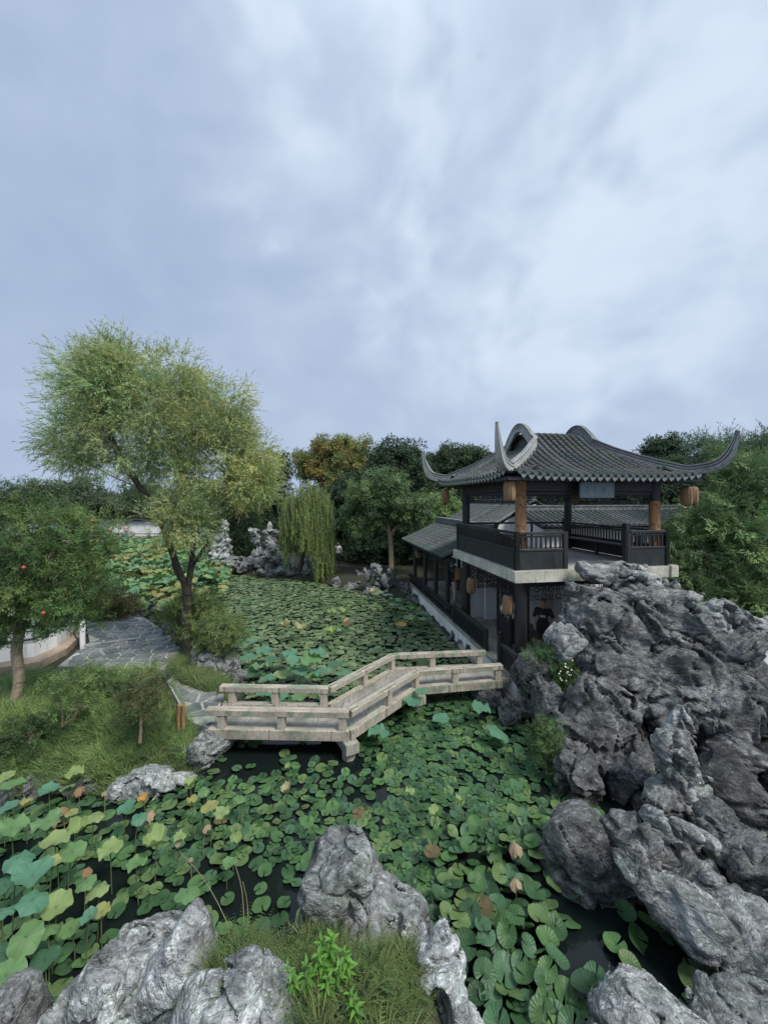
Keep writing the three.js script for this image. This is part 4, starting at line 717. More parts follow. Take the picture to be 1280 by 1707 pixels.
// ---------- foliage ----------
class Leaves {   // collects small folded leaves
  constructor() { this.P = []; this.I = []; this.U = []; }
  leaf(p, dir, nrm, len, w, fold = 0.15) {
    const d = dir.clone().normalize(), s = d.clone().cross(nrm).normalize(), n = s.clone().cross(d).normalize(), m = this.P.length / 3;
    const q = [p, p.clone().addScaledVector(d, len * 0.45).addScaledVector(s, w / 2).addScaledVector(n, fold * w), p.clone().addScaledVector(d, len).addScaledVector(n, -fold * w * 0.8), p.clone().addScaledVector(d, len * 0.45).addScaledVector(s, -w / 2).addScaledVector(n, fold * w)];
    for (const v of q) this.P.push(v.x, v.y, v.z); this.U.push(0.5, 0, 1, 0.5, 0.5, 1, 0, 0.5);
    this.I.push(m, m + 1, m + 2, m, m + 2, m + 3);
  }
  blade(p, dir, len, w, bend, side) {
    const m = this.P.length / 3, n = 3; const q = p.clone(), d = dir.clone().normalize();
    for (let i = 0; i <= n; i++) { const k = w * (1 - i / n) * 0.5 + 0.001; this.P.push(q.x + side.x * k, q.y, q.z + side.z * k, q.x - side.x * k, q.y, q.z - side.z * k); this.U.push(0, i / n, 1, i / n); q.addScaledVector(d, len / n); d.y -= bend / n; d.normalize(); if (i) this.I.push(m + i * 2 - 2, m + i * 2 - 1, m + i * 2, m + i * 2 - 1, m + i * 2 + 1, m + i * 2); }
  }
  build() { const g = new THREE.BufferGeometry(); g.setAttribute('position', new THREE.Float32BufferAttribute(this.P, 3)); g.setAttribute('uv', new THREE.Float32BufferAttribute(this.U, 2)); g.setIndex(this.I); const h = g; h.computeVertexNormals(); return h; }
}
const rv = (R) => V(R() - 0.5, R() - 0.5, R() - 0.5).normalize();
// sprigs grow along +y, about one unit long
const sprig = {};
{ const R = rng(11);
  const make = (fn) => { const L = new Leaves(); fn(L); return L.build(); };
  sprig.willow = make((L) => { for (let t = 0; t < 4; t++) { const a = t * 1.7, dir = V(Math.cos(a) * 0.35, 1, Math.sin(a) * 0.35).normalize(); for (let i = 0; i < 13; i++) { const f = 0.08 + i / 13 * 0.9, p = dir.clone().multiplyScalar(f).add(V(Math.cos(a), 0, Math.sin(a)).multiplyScalar(0.25 * f * f)); const o = V(R() - 0.5, 0.35, R() - 0.5).normalize(); L.leaf(p, dir.clone().multiplyScalar(0.7).add(o), rv(R), 0.17 + R() * 0.09, 0.042); } } });
  sprig.weep = make((L) => { for (let t = 0; t < 3; t++) { const x = (R() - 0.5) * 0.22, z = (R() - 0.5) * 0.22; for (let i = 0; i < 16; i++) { const f = i / 16; L.leaf(V(x + 0.02 * Math.sin(i), f, z), V(R() - 0.5, 1.3, R() - 0.5), rv(R), 0.16, 0.03); } } });
  sprig.broad = make((L) => { for (let i = 0; i < 30; i++) { const a = R() * 6.28, f = Math.pow(R(), 0.7), e = R() * 0.9; const p = V(Math.cos(a) * e * 0.45 * f, f * 0.8, Math.sin(a) * e * 0.45 * f); L.leaf(p, V(Math.cos(a) * 0.9, 0.5 + (R() - 0.5), Math.sin(a) * 0.9), V((R() - 0.5) * 0.9, 1, (R() - 0.5) * 0.9), 0.24 + R() * 0.1, 0.13); } });
  sprig.small = make((L) => { for (let i = 0; i < 34; i++) { const a = R() * 6.28, f = Math.pow(R(), 0.8), e = R(); const p = V(Math.cos(a) * e * 0.4 * f, f * 0.9, Math.sin(a) * e * 0.4 * f); L.leaf(p, V(Math.cos(a) * 0.9, 0.6 + (R() - 0.5), Math.sin(a) * 0.9), V(R() - 0.5, 1, R() - 0.5), 0.17 + R() * 0.07, 0.075); } });
  sprig.spray = make((L) => { for (let i = 0; i < 34; i++) { const a = (R() - 0.5) * 2.2, f = Math.pow(R(), 0.6); const p = V(Math.sin(a) * f * 0.5, f * 0.9 * Math.cos(a * 0.5), (R() - 0.5) * 0.12); L.leaf(p, V(Math.sin(a) * 1.2 + (R() - 0.5) * 0.6, 0.8, (R() - 0.5) * 0.7), V((R() - 0.5) * 0.5, 0.3 * (R() - 0.5), 1), 0.2 + R() * 0.08, 0.085); } });
  sprig.grass = make((L) => { for (let i = 0; i < 16; i++) { const a = R() * 6.28, s = V(-Math.sin(a), 0, Math.cos(a)); L.blade(V(Math.cos(a) * 0.06, 0, Math.sin(a) * 0.06), V(Math.cos(a) * (0.25 + R() * 0.5), 1, Math.sin(a) * (0.25 + R() * 0.5)), 0.7 + R() * 0.5, 0.045, 0.9 + R() * 0.9, s); } });
  sprig.fern = make((L) => { for (let t = 0; t < 9; t++) { const a = t * 0.72 + R() * 0.4, lean = 0.35 + R() * 0.6; for (let i = 0; i < 12; i++) { const f = (i + 1) / 12, p = V(Math.cos(a) * lean * f, f * (1 - 0.35 * f * lean), Math.sin(a) * lean * f), tip = 1 - f * 0.75; for (const s of [-1, 1]) L.leaf(p, V(Math.cos(a) * 0.4 - Math.sin(a) * s, 0.1, Math.sin(a) * 0.4 + Math.cos(a) * s), V(0, 1, 0.2), 0.17 * tip, 0.05 * tip, 0.05); } } });
}
const Y = V(0, 1, 0);
function scatter(parent, name, geo, mat, list, top) {   // list: { p, dir, s, c, w }
  const m = new THREE.InstancedMesh(geo, mat, list.length), q = new THREE.Quaternion(), q2 = new THREE.Quaternion(), M4 = new THREE.Matrix4(), s = V();
  list.forEach((o, i) => { q.setFromUnitVectors(Y, o.dir.clone().normalize()); q2.setFromAxisAngle(Y, o.spin ?? i * 2.4); q.multiply(q2); M4.compose(o.p, q, s.set(o.s * (o.w ?? 1), o.s, o.s * (o.w ?? 1))); m.setMatrixAt(i, M4); m.setColorAt(i, col(o.c)); });
  m.name = top ? numbered(name) : name; m.castShadow = m.receiveShadow = true; m.userData.kind = 'stuff'; (parent ?? scene).add(m); return m;
}
const tint = (R, pal, k = 0.2) => { const c = pal[Math.floor(R() * pal.length)], f = 1 + (R() - 0.5) * 2 * k; return [c[0] * f * (1 + (R() - 0.5) * 0.12), c[1] * f, c[2] * f]; };
function limbs(nodes) {   // tapered tubes from each node to its parent
  const g = []; for (const n of nodes) { if (!n.q) continue; g.push(cyl(n.q.p, n.p, Math.min(n.q.r, n.r * 1.35), n.r, n.r > 0.05 ? 9 : n.r > 0.015 ? 6 : 4, true).toNonIndexed()); } return merge(g);
}
// a tree: trunk lines [[point, point, ...], ...] in the world, crown ellipsoids [centre, rx, ry, rz, share]
function tree(name, label, category, o, group) {
  const R = rng(o.seed ?? 1), base = o.trunks[0][0].clone(), t = thing(name, label, category, base, 0, group), nodes = [];
  for (const line of o.trunks) {
    const c = new THREE.CatmullRomCurve3(line), L = c.getLength(), n = Math.max(3, Math.round(L / 0.35)); let prev = null;
    if (nodes.length) { let best = null; for (const k of nodes) if (!best || k.p.distanceTo(line[0].clone().sub(base)) < best.p.distanceTo(line[0].clone().sub(base))) best = k; prev = best; }
    for (let i = prev ? 1 : 0; i <= n; i++) { const k = { p: c.getPoint(i / n).sub(base), q: prev, w: 0, main: true }; nodes.push(k); prev = k; }
  }
  const clumps = [], tot = o.crown.reduce((s, b) => s + b[4], 0);
  for (const [c, rx, ry, rz, share] of o.crown) for (let i = 0, n = Math.round(o.clumps * share / tot); i < n; i++) { const d = rv(R), f = Math.pow(R(), o.fill ?? 0.45); clumps.push(V(c.x + d.x * rx * f, c.y + d.y * ry * f, c.z + d.z * rz * f).sub(base)); }
  const root = nodes[Math.floor(nodes.length / 3)].p;
  clumps.sort((a, b) => a.distanceTo(root) - b.distanceTo(root));
  const tips = [];
  for (const c of clumps) {
    let best = null, bc = 1e9; for (const k of nodes) { if (k.p.y < (o.low ?? 0.5)) continue; const d = k.p.distanceTo(c) + Math.max(0, k.p.y - c.y + 0.1) * (o.droop ? 0.3 : 1.2) + (k.depth ?? 0) * 0.02; if (d < bc) { bc = d; best = k; } }
    best ??= nodes[nodes.length - 1];
    let prev = best; const n = Math.max(1, Math.min(4, Math.round(best.p.distanceTo(c) / 0.45)));
    for (let i = 1; i <= n; i++) { const f = i / n, p = best.p.clone().lerp(c, f).add(V((R() - 0.5) * 0.12, Math.sin(f * Math.PI) * 0.06 * n + (R() - 0.5) * 0.08, (R() - 0.5) * 0.12).multiplyScalar(i < n ? 1 : 0)); const k = { p, q: prev, w: 0, depth: (prev.depth ?? 0) + 1 }; nodes.push(k); prev = k; }
    tips.push(prev);
  }
  for (const k of tips) for (let n = k; n; n = n.q) n.w++;
  const rT = o.r ?? 0.15, wMax = nodes[0].w || 1;
  for (const n of nodes) n.r = Math.max(o.twig ?? 0.006, rT * Math.pow(Math.max(n.w, 0.6) / wMax, o.thin ?? 0.48) * (n.main && n.p.y < 0.4 ? 1.25 - 0.6 * n.p.y : 1));
  part(t, 'trunk', limbs(nodes.filter((n) => n.r >= (o.cut ?? 0.03))), o.bark ?? M.bark); const thinOnes = nodes.filter((n) => n.r < (o.cut ?? 0.03)); if (thinOnes.length) part(t, 'limb', limbs(thinOnes), o.bark ?? M.bark);
  const list = [], cen = o.crown[0][0].clone().sub(base);
  for (const k of tips) {
    const cc = tint(R, o.palette, 0.16), out = k.p.clone().sub(cen).setY(0).normalize();
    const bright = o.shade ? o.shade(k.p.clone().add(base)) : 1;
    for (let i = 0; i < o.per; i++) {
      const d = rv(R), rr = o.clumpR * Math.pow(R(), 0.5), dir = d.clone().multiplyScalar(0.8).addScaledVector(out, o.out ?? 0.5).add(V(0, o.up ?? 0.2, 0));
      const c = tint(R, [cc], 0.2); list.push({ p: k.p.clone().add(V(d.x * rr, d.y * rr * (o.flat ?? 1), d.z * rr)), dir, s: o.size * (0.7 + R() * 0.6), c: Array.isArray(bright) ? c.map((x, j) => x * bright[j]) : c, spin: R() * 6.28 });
    }
  }
  scatter(t, 'crown', o.sprig, M.leaf, list);
  return t;
}
const el = (u, v, d, hu, hv, rz, share = hu * hv) => [at(u, v, d), hu * d / F, hv * d / F, rz, share];
// big willow on the peninsula
{
  const g = (u, v, d = 11.3) => at(u, v, d), b = onLevel(318, 1100, 0.45); const d0 = -b.z;
  tree('willow_tree', 'big pale green willow with forked trunk on the terrace edge', 'tree', { seed: 3, r: 0.145, cut: 0.028, thin: 0.62,
    trunks: [[b, g(310, 1040, d0), g(313, 985, d0), g(318, 950, d0 + 0.1)], [g(313, 985, d0), g(296, 945, d0), g(280, 900, d0), g(262, 850, d0), g(225, 800, d0 - 0.2), g(190, 740, d0 - 0.4), g(160, 650, d0 - 0.5), g(150, 580, d0 - 0.5)], [g(318, 950, d0 + 0.1), g(322, 900, d0 + 0.2), g(312, 830, d0 + 0.3), g(290, 740, d0), g(250, 640, d0 + 0.2)], [g(318, 950, d0 + 0.1), g(345, 905, d0), g(370, 850, d0), g(385, 790, d0 - 0.4), g(390, 700, d0 - 0.2)], [g(313, 985, d0), g(290, 950, d0 + 0.3), g(282, 890, d0 + 0.4), g(255, 830, d0 + 1), g(180, 790, d0 + 0.6), g(120, 760, d0 + 0.4)], [g(312, 830, d0 + 0.3), g(335, 760, d0 + 0.6), g(345, 690, d0 + 0.8)]],
    crown: [el(225, 690, d0, 110, 100, 1.5, 3.4), el(165, 650, d0 - 0.4, 62, 66, 1.0, 1.7), el(185, 602, d0 - 0.3, 46, 38, 0.7, 0.8), el(335, 690, d0 - 0.1, 50, 54, 0.9, 0.9), el(285, 640, d0, 48, 50, 0.9, 1.0), el(388, 690, d0 - 0.3, 28, 44, 0.7, 0.5), el(355, 755, d0, 78, 78, 1.2, 1.8), el(140, 738, d0 + 0.2, 58, 50, 0.9, 1.0), el(300, 858, d0 - 0.6, 50, 40, 0.8, 1.2), el(418, 795, d0 - 0.2, 46, 48, 0.8, 1.1), el(250, 785, d0 + 0.3, 90, 40, 1.0, 0.8), el(85, 725, d0 + 0.2, 24, 28, 0.6, 0.1)],
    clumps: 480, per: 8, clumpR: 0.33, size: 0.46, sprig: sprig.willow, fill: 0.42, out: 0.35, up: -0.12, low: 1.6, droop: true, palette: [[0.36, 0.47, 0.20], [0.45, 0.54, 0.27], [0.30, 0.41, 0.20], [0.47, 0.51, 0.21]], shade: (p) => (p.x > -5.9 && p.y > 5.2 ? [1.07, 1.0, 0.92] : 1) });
}
// pomegranate by the small pavilion
{
  const b = onLevel(22, 1190, 0.55), d = -b.z;
  const t = tree('pomegranate_tree', 'small-leaved pomegranate tree with pale trunk and a few red fruits', 'tree', { seed: 8, r: 0.10, bark: M.barkPale, trunks: [[b, at(33, 1130, d), at(28, 1080, d), at(38, 1035, d), at(50, 960, d)], [at(38, 1035, d), at(10, 985, d), at(-20, 920, d)], [at(38, 1035, d), at(75, 970, d), at(95, 900, d)]],
    crown: [el(60, 960, d, 95, 100, 1.0, 2.6), el(30, 880, d, 105, 82, 1.0, 2.4), el(115, 985, d - 0.2, 55, 62, 0.7, 1), el(-30, 950, d, 80, 110, 0.9, 1.4), el(95, 880, d + 0.2, 56, 46, 0.7, 0.7), el(25, 1010, d - 0.4, 70, 52, 0.6, 0.9), el(40, 1035, d - 0.1, 34, 26, 0.4, 0.3), el(115, 1025, d - 0.2, 44, 26, 0.5, 0.4), el(150, 885, d - 0.2, 42, 30, 0.5, 0.35), el(150, 930, d - 0.2, 40, 40, 0.5, 0.4)],
    clumps: 300, per: 10, clumpR: 0.24, size: 0.24, sprig: sprig.small, fill: 0.5, out: 0.3, up: 0.25, low: 0.6, palette: [[0.111, 0.208, 0.058], [0.156, 0.273, 0.078], [0.085, 0.169, 0.058], [0.208, 0.286, 0.085]] });
  const fg = new THREE.LatheGeometry([[0, -0.042], [0.026, -0.035], [0.043, -0.01], [0.042, 0.015], [0.025, 0.036], [0.012, 0.042], [0.016, 0.062], [0.008, 0.06]].map((p) => new THREE.Vector2(...p)), 12), fm = std([0.36, 0.075, 0.04], 0.4);
  for (const [u, v, dd] of [[40, 946, -1.05], [154, 868, -0.5], [73, 1022, -0.9], [184, 884, -0.3]]) { const f = part(t, 'fruit', fg, fm); f.scale.setScalar(0.85); f.position.copy(at(u, v, d + dd).sub(t.position)); f.rotation.x = Math.PI; }
}
// weeping willow on the far shore: hanging strands
{
  const b = at(500, 958, 25.2).setY(0.4), d = 25.2, t = thing('weeping_willow', 'weeping willow whose long strands hang over the far water', 'tree', b), R = rng(21), list = [], g = [];
  const pts = [b, at(508, 900, d), at(512, 850, d), at(525, 815, d)]; const c = new THREE.CatmullRomCurve3(pts); part(t, 'trunk', new THREE.TubeGeometry(c, 14, 0.14, 7).translate(-b.x, -b.y, -b.z), M.bark);
  for (let i = 0; i < 560; i++) {
    const f = R(), tu = 468 + f * 88 + (R() - 0.5) * 10, k = sstep(0.0, 1.0, f), topV = 798 + 26 * Math.pow(Math.abs(f - 0.55) * 2, 2) + R() * 50 + (R() < 0.45 ? 36 + R() * 40 : 0), z = (R() - 0.5) * 2.6 * (1 - Math.abs(f - 0.5));
    const endV = tu < 500 ? 862 + R() * 44 : tu < 522 ? 880 + R() * 40 : 925 + R() * 50 - Math.max(0, tu - 545) * 1.2, lean = tu > 515 ? R() * 18 : (R() - 0.5) * 8;
    const dd = d - 0.6 - z, a = at(tu - lean * 0.6, topV, dd), e = at(tu + lean * 0.3, endV, dd), L = a.distanceTo(e), n = Math.max(2, Math.round(L / 0.42));
    const hub = at(522, 812, d), up = a.clone().lerp(hub, 0.6).add(V(0, 0.2, 0)); if (i % 5 === 0) g.push(cyl(hub, a, 0.03, 0.01, 5, true), cyl(a, e, 0.008, 0.004, 4, true));
    const cc = tint(R, [[0.287, 0.368, 0.127], [0.356, 0.437, 0.161], [0.207, 0.299, 0.115]], 0.2);
    for (let j = 0; j < n; j++) { const p = a.clone().lerp(e, j / n).add(V((R() - 0.5) * 0.1, 0, (R() - 0.5) * 0.1)); list.push({ p: p.sub(b), dir: V((R() - 0.5) * 0.25, -1, (R() - 0.5) * 0.25), s: 0.5, w: 1.5, c: tint(R, [cc], 0.15), spin: R() * 6 }); }
  }
  part(t, 'limb', merge(g.map((x) => x.toNonIndexed())).translate(-b.x, -b.y, -b.z), M.bark); scatter(t, 'crown', sprig.weep, M.leaf, list);
}
// other trees: [name, label, base pixel, depth, crown blobs, options]
const dark = [[0.052, 0.10, 0.046], [0.072, 0.13, 0.056], [0.04, 0.082, 0.042]], mid = [[0.07, 0.13, 0.045], [0.095, 0.16, 0.055], [0.06, 0.115, 0.045]], lightg = [[0.21, 0.31, 0.10], [0.27, 0.36, 0.12], [0.15, 0.25, 0.085]];
function stand(name, label, u, d, blobs, o = {}, group) {
  const b = at(u, HZ + (EYE - (o.gy ?? 0.5)) / d * F, d), top = blobs.reduce((m, k) => (k[1] < m[1] ? k : m));
  const crown = blobs.map(([x, y, hu, hv, dz = 0]) => el(x, y, d + dz, hu, hv, o.rz ?? Math.max(0.8, hu * d / F * 0.8)));
  return tree(name, label, 'tree', { seed: o.seed ?? u + Math.round(d * 7), r: o.r ?? d * 0.008, trunks: o.trunks ? o.trunks.map((l) => l.map(([x, y]) => at(x, y, d))) : [[b, b.clone().lerp(at(top[0], top[1], d), 0.4).add(V(0.15, 0, 0)), at(top[0], top[1], d)]], crown, clumps: o.clumps ?? 120, per: o.per ?? 12, clumpR: o.clumpR ?? d * 0.022, size: o.size ?? d * 0.022, sprig: o.sprig ?? sprig.broad, fill: 0.5, out: 0.4, up: o.up ?? 0.5, low: o.low ?? 1, palette: o.palette ?? dark, bark: o.bark ?? M.barkDark, twig: 0.012, cut: o.cut ?? 0.06, flat: o.flat ?? 0.8 }, group);
}
stand('autumn_tree', 'tall tree turning orange behind the dark evergreens', 575, 42, [[560, 790, 52, 42], [585, 760, 42, 30], [520, 775, 30, 26], [600, 800, 34, 40], [545, 748, 26, 16]], { palette: [[0.32, 0.30, 0.09], [0.36, 0.28, 0.09], [0.25, 0.29, 0.09], [0.19, 0.25, 0.085]], clumps: 190, size: 0.75, clumpR: 0.75 });
stand('evergreen_tree', 'dark rounded evergreen with the highest crown beside the autumn tree', 662, 34, [[662, 775, 40, 34], [690, 800, 34, 36], [640, 800, 30, 40], [675, 840, 48, 50]], { clumps: 200 });
stand('evergreen_tree', 'broad dark evergreen behind the weeping willow strands', 590, 31, [[590, 840, 42, 50], [572, 880, 34, 46], [610, 890, 40, 50], [625, 820, 30, 34]], { clumps: 210 });
stand('camphor_tree', 'mid green tree with pale forked limbs by the gallery end', 655, 24, [[625, 825, 42, 30], [660, 850, 46, 34], [690, 868, 40, 26], [610, 860, 36, 30], [650, 810, 30, 20], [702, 850, 24, 24]], { palette: [[0.130, 0.215, 0.085], [0.182, 0.273, 0.104], [0.091, 0.156, 0.065]], clumps: 230, bark: M.barkPale, size: 0.42, clumpR: 0.42, low: 1.2, r: 0.16, cut: 0.045, trunks: [[[652, 965], [652, 920], [650, 890], [640, 860], [625, 835]], [[651, 895], [665, 870], [682, 855], [695, 850]], [[650, 888], [645, 850], [652, 820]]] });
stand('evergreen_tree', 'low dark tree filling the gap beneath the pale-limbed tree', 690, 29, [[690, 890, 40, 40], [655, 905, 40, 36], [620, 915, 40, 30], [720, 870, 40, 46]], { clumps: 180, low: 0.6 });
stand('evergreen_tree', 'dark tree behind the willow beside the patch of open sky', 430, 36, [[425, 800, 40, 46], [445, 840, 34, 50], [405, 850, 40, 46], [455, 790, 22, 26], [478, 880, 36, 40]], { palette: [[0.04, 0.075, 0.035], [0.055, 0.095, 0.04]], clumps: 220 });
stand('pine_tree', 'bluish fine-leaved tree behind the tall scholar rock', 405, 30, [[405, 880, 26, 44], [390, 900, 24, 34], [420, 915, 22, 28], [400, 845, 22, 24]], { palette: [[0.05, 0.10, 0.045], [0.075, 0.13, 0.05]], sprig: sprig.willow, clumps: 130, up: -0.1 });
stand('tree', 'round treetop showing over the back corner of the pavilion roof', 765, 38, [[765, 775, 44, 26], [735, 790, 30, 28], [795, 785, 30, 30]], { palette: [[0.045, 0.09, 0.035], [0.06, 0.11, 0.04]], clumps: 150 });
stand('tree', 'dark trees massed behind the long hall roof', 900, 32, [[890, 825, 50, 34], [960, 828, 60, 32], [1040, 825, 60, 34], [1110, 810, 50, 48], [840, 815, 40, 34], [800, 830, 40, 40]], { palette: dark, clumps: 330, rz: 1.6 });
stand('tree', 'dark treetop poking above the roof hip', 1110, 40, [[1110, 750, 22, 14], [1095, 775, 34, 24]], { clumps: 60 });
stand('tree', 'yellow-green bush showing between gallery roof and pavilion', 745, 27, [[740, 850, 30, 24], [770, 868, 30, 20], [715, 845, 26, 22], [800, 850, 28, 22]], { palette: lightg, clumps: 130, size: 0.5 });
stand('maple_tree', 'large bright green maple with layered sprays beside the pavilion', 1215, 12.6, [[1228, 830, 52, 52], [1260, 790, 60, 50], [1192, 880, 36, 44, -0.3], [1240, 920, 80, 66, -0.4], [1150, 945, 28, 48, -0.5], [1300, 860, 60, 100], [1190, 985, 70, 36, -0.6], [1270, 1000, 60, 36, -0.6]], { palette: [[0.21, 0.32, 0.13], [0.27, 0.39, 0.15], [0.15, 0.24, 0.10], [0.18, 0.28, 0.13]], clumps: 330, per: 11, size: 0.40, clumpR: 0.36, sprig: sprig.spray, flat: 0.55, up: 0.0, low: 0.4, r: 0.13, cut: 0.03 });
stand('shrub', 'yellow-green bush against the end of the upper railing', 1135, 13.6, [[1135, 900, 30, 30], [1160, 880, 26, 22], [1118, 930, 18, 34]], { palette: lightg, clumps: 110, size: 0.3, clumpR: 0.28, low: 0.3, sprig: sprig.small });
stand('bamboo', 'pale feathery bamboo tops by the upturned roof corner', 1240, 17, [[1250, 745, 26, 20], [1275, 750, 20, 26], [1185, 745, 22, 14]], { palette: [[0.14, 0.22, 0.13], [0.10, 0.18, 0.10]], sprig: sprig.willow, clumps: 70, per: 6, size: 0.6, up: -0.2, cut: 0.02, r: 0.05 });
stand('evergreen_tree', 'dark tree behind the maple and the bamboo', 1225, 24, [[1220, 775, 50, 34], [1270, 780, 40, 40], [1190, 800, 30, 34], [1230, 840, 70, 50]], { palette: [[0.045, 0.085, 0.035], [0.06, 0.105, 0.045]], clumps: 190 });
// far trees beyond the lotus bed
{ const R = rng(77); const spots = [[20, 62], [75, 58], [130, 66], [185, 60], [235, 64], [285, 56], [335, 60], [370, 52], [-40, 60], [-110, 64]];
  const what = ['with a domed crown', 'with a ragged crown', 'with a low spreading crown', 'with a narrow crown', 'with two humps', 'with a thin crown', 'with a dense crown', 'beside the tall rock', 'with a wide crown', 'with a leaning crown'];
  spots.forEach(([u, d], i) => { const h = 30 + R() * 42; stand('far_tree', `distant green tree ${what[i]} over the white boundary wall`, u, d, [[u, 862 - h * 0.5, 30 + R() * 12, h * 0.6], [u + 20 * (R() - 0.5), 868, 34, 18]], { palette: [[0.09, 0.14, 0.075], [0.12, 0.17, 0.085]], clumps: 70, per: 9, size: 1.1, clumpR: 1.0, rz: 2 }, 'distant trees over the boundary wall'); }); }
{ // woods that close the view all round, read as one mass
  const R = rng(78), list = []; for (let i = 0; i < 2600; i++) { const u = -900 + R() * 3300, d = 66 + R() * 26, p = at(u, 0, d); if (u > 430 && u < 1160 && d < 60) continue; p.y = 0.5 + R() * (4.2 + 2.0 * n3(u * 0.006, 1, 3) + 1.5 * n3(u * 0.03, 5, 3)) * d / 75; list.push({ p, dir: V(R() - 0.5, 0.6, R() - 0.5), s: 2.2 + R() * 1.6, c: tint(R, [[0.07, 0.115, 0.065], [0.095, 0.145, 0.075], [0.055, 0.09, 0.055]], 0.2), spin: R() * 6 }); }
  const m = scatter(null, 'woods', sprig.broad, M.leaf, list, true); tag(m, 'distant belt of dark green woods closing the view', 'woods');
}
// ---------- water lily pads ----------
const padGeo = (seed, cup) => {
  const R = rng(seed), P = [0, 0, 0], U = [0.5, 0.5], I = [], n = 22, gap = 0.16 + R() * 0.12, ph = R() * 6, rings = [0.45, 0.85, 1];
  const wave = (a, f) => cup * f * f + 0.06 * f * Math.sin(a * 3 + ph) * f + 0.035 * f * f * Math.sin(a * 5 + ph * 2);
  for (const f of rings) for (let i = 0; i <= n; i++) { const a = gap / 2 + (Math.PI * 2 - gap) * i / n, rr = f * (1 + 0.03 * Math.sin(a * 2 + ph)) * (i === 0 || i === n ? 0.94 : 1); P.push(Math.cos(a) * rr, wave(a, f), Math.sin(a) * rr); U.push(a / 6.283, f); }
  for (let i = 0; i < n; i++) { I.push(0, 2 + i, 1 + i); for (let k = 0; k < 2; k++) { const a = 1 + k * (n + 1) + i, c = a + n + 1; I.push(a, a + 1, c, a + 1, c + 1, c); } }
  const g = new THREE.BufferGeometry(); g.setAttribute('position', new THREE.Float32BufferAttribute(P, 3)); g.setAttribute('uv', new THREE.Float32BufferAttribute(U, 2)); g.setIndex(I); g.computeVertexNormals(); return g;
};
const PADS = [padGeo(1, 0.04), padGeo(2, 0.12), padGeo(3, -0.10), padGeo(4, 0.30)];
const padMat = (c) => phy(c, 0.42, { side: THREE.DoubleSide, bumpMap: T.veins, bumpScale: 0.006, specularIntensity: 0.55 });
const PADC = [[0.058, 0.125, 0.044], [0.08, 0.165, 0.058], [0.042, 0.095, 0.04], [0.105, 0.17, 0.062], [0.06, 0.13, 0.064], [0.034, 0.076, 0.036]];
const padMats = PADC.map(padMat), padStuff = padMat([1, 1, 1]), deadPad = padMat([0.12, 0.095, 0.045]);
const padSpot = (u, v) => (u < 330 ? (v < 1400 ? 'in front of the grass bank' : 'beside the large streaked rock') : u < 500 ? (v < 1400 ? 'between grass bank and bridge pier' : 'beside the tall tapering rock, bank side') : u < 700 ? (v < 1320 ? 'just below the bridge bend' : 'just behind the tall tapering rock') : u < 860 ? (v < 1330 ? 'below the bridge end' : v < 1480 ? 'in the middle of the open pads' : v < 1600 ? 'beyond the pale pitted rock' : 'close to the pale pitted rock') : v < 1400 ? 'along the foot of the rockery' : v < 1540 ? 'by the blocky boulder' : 'by the dark water at the tilted slabs');
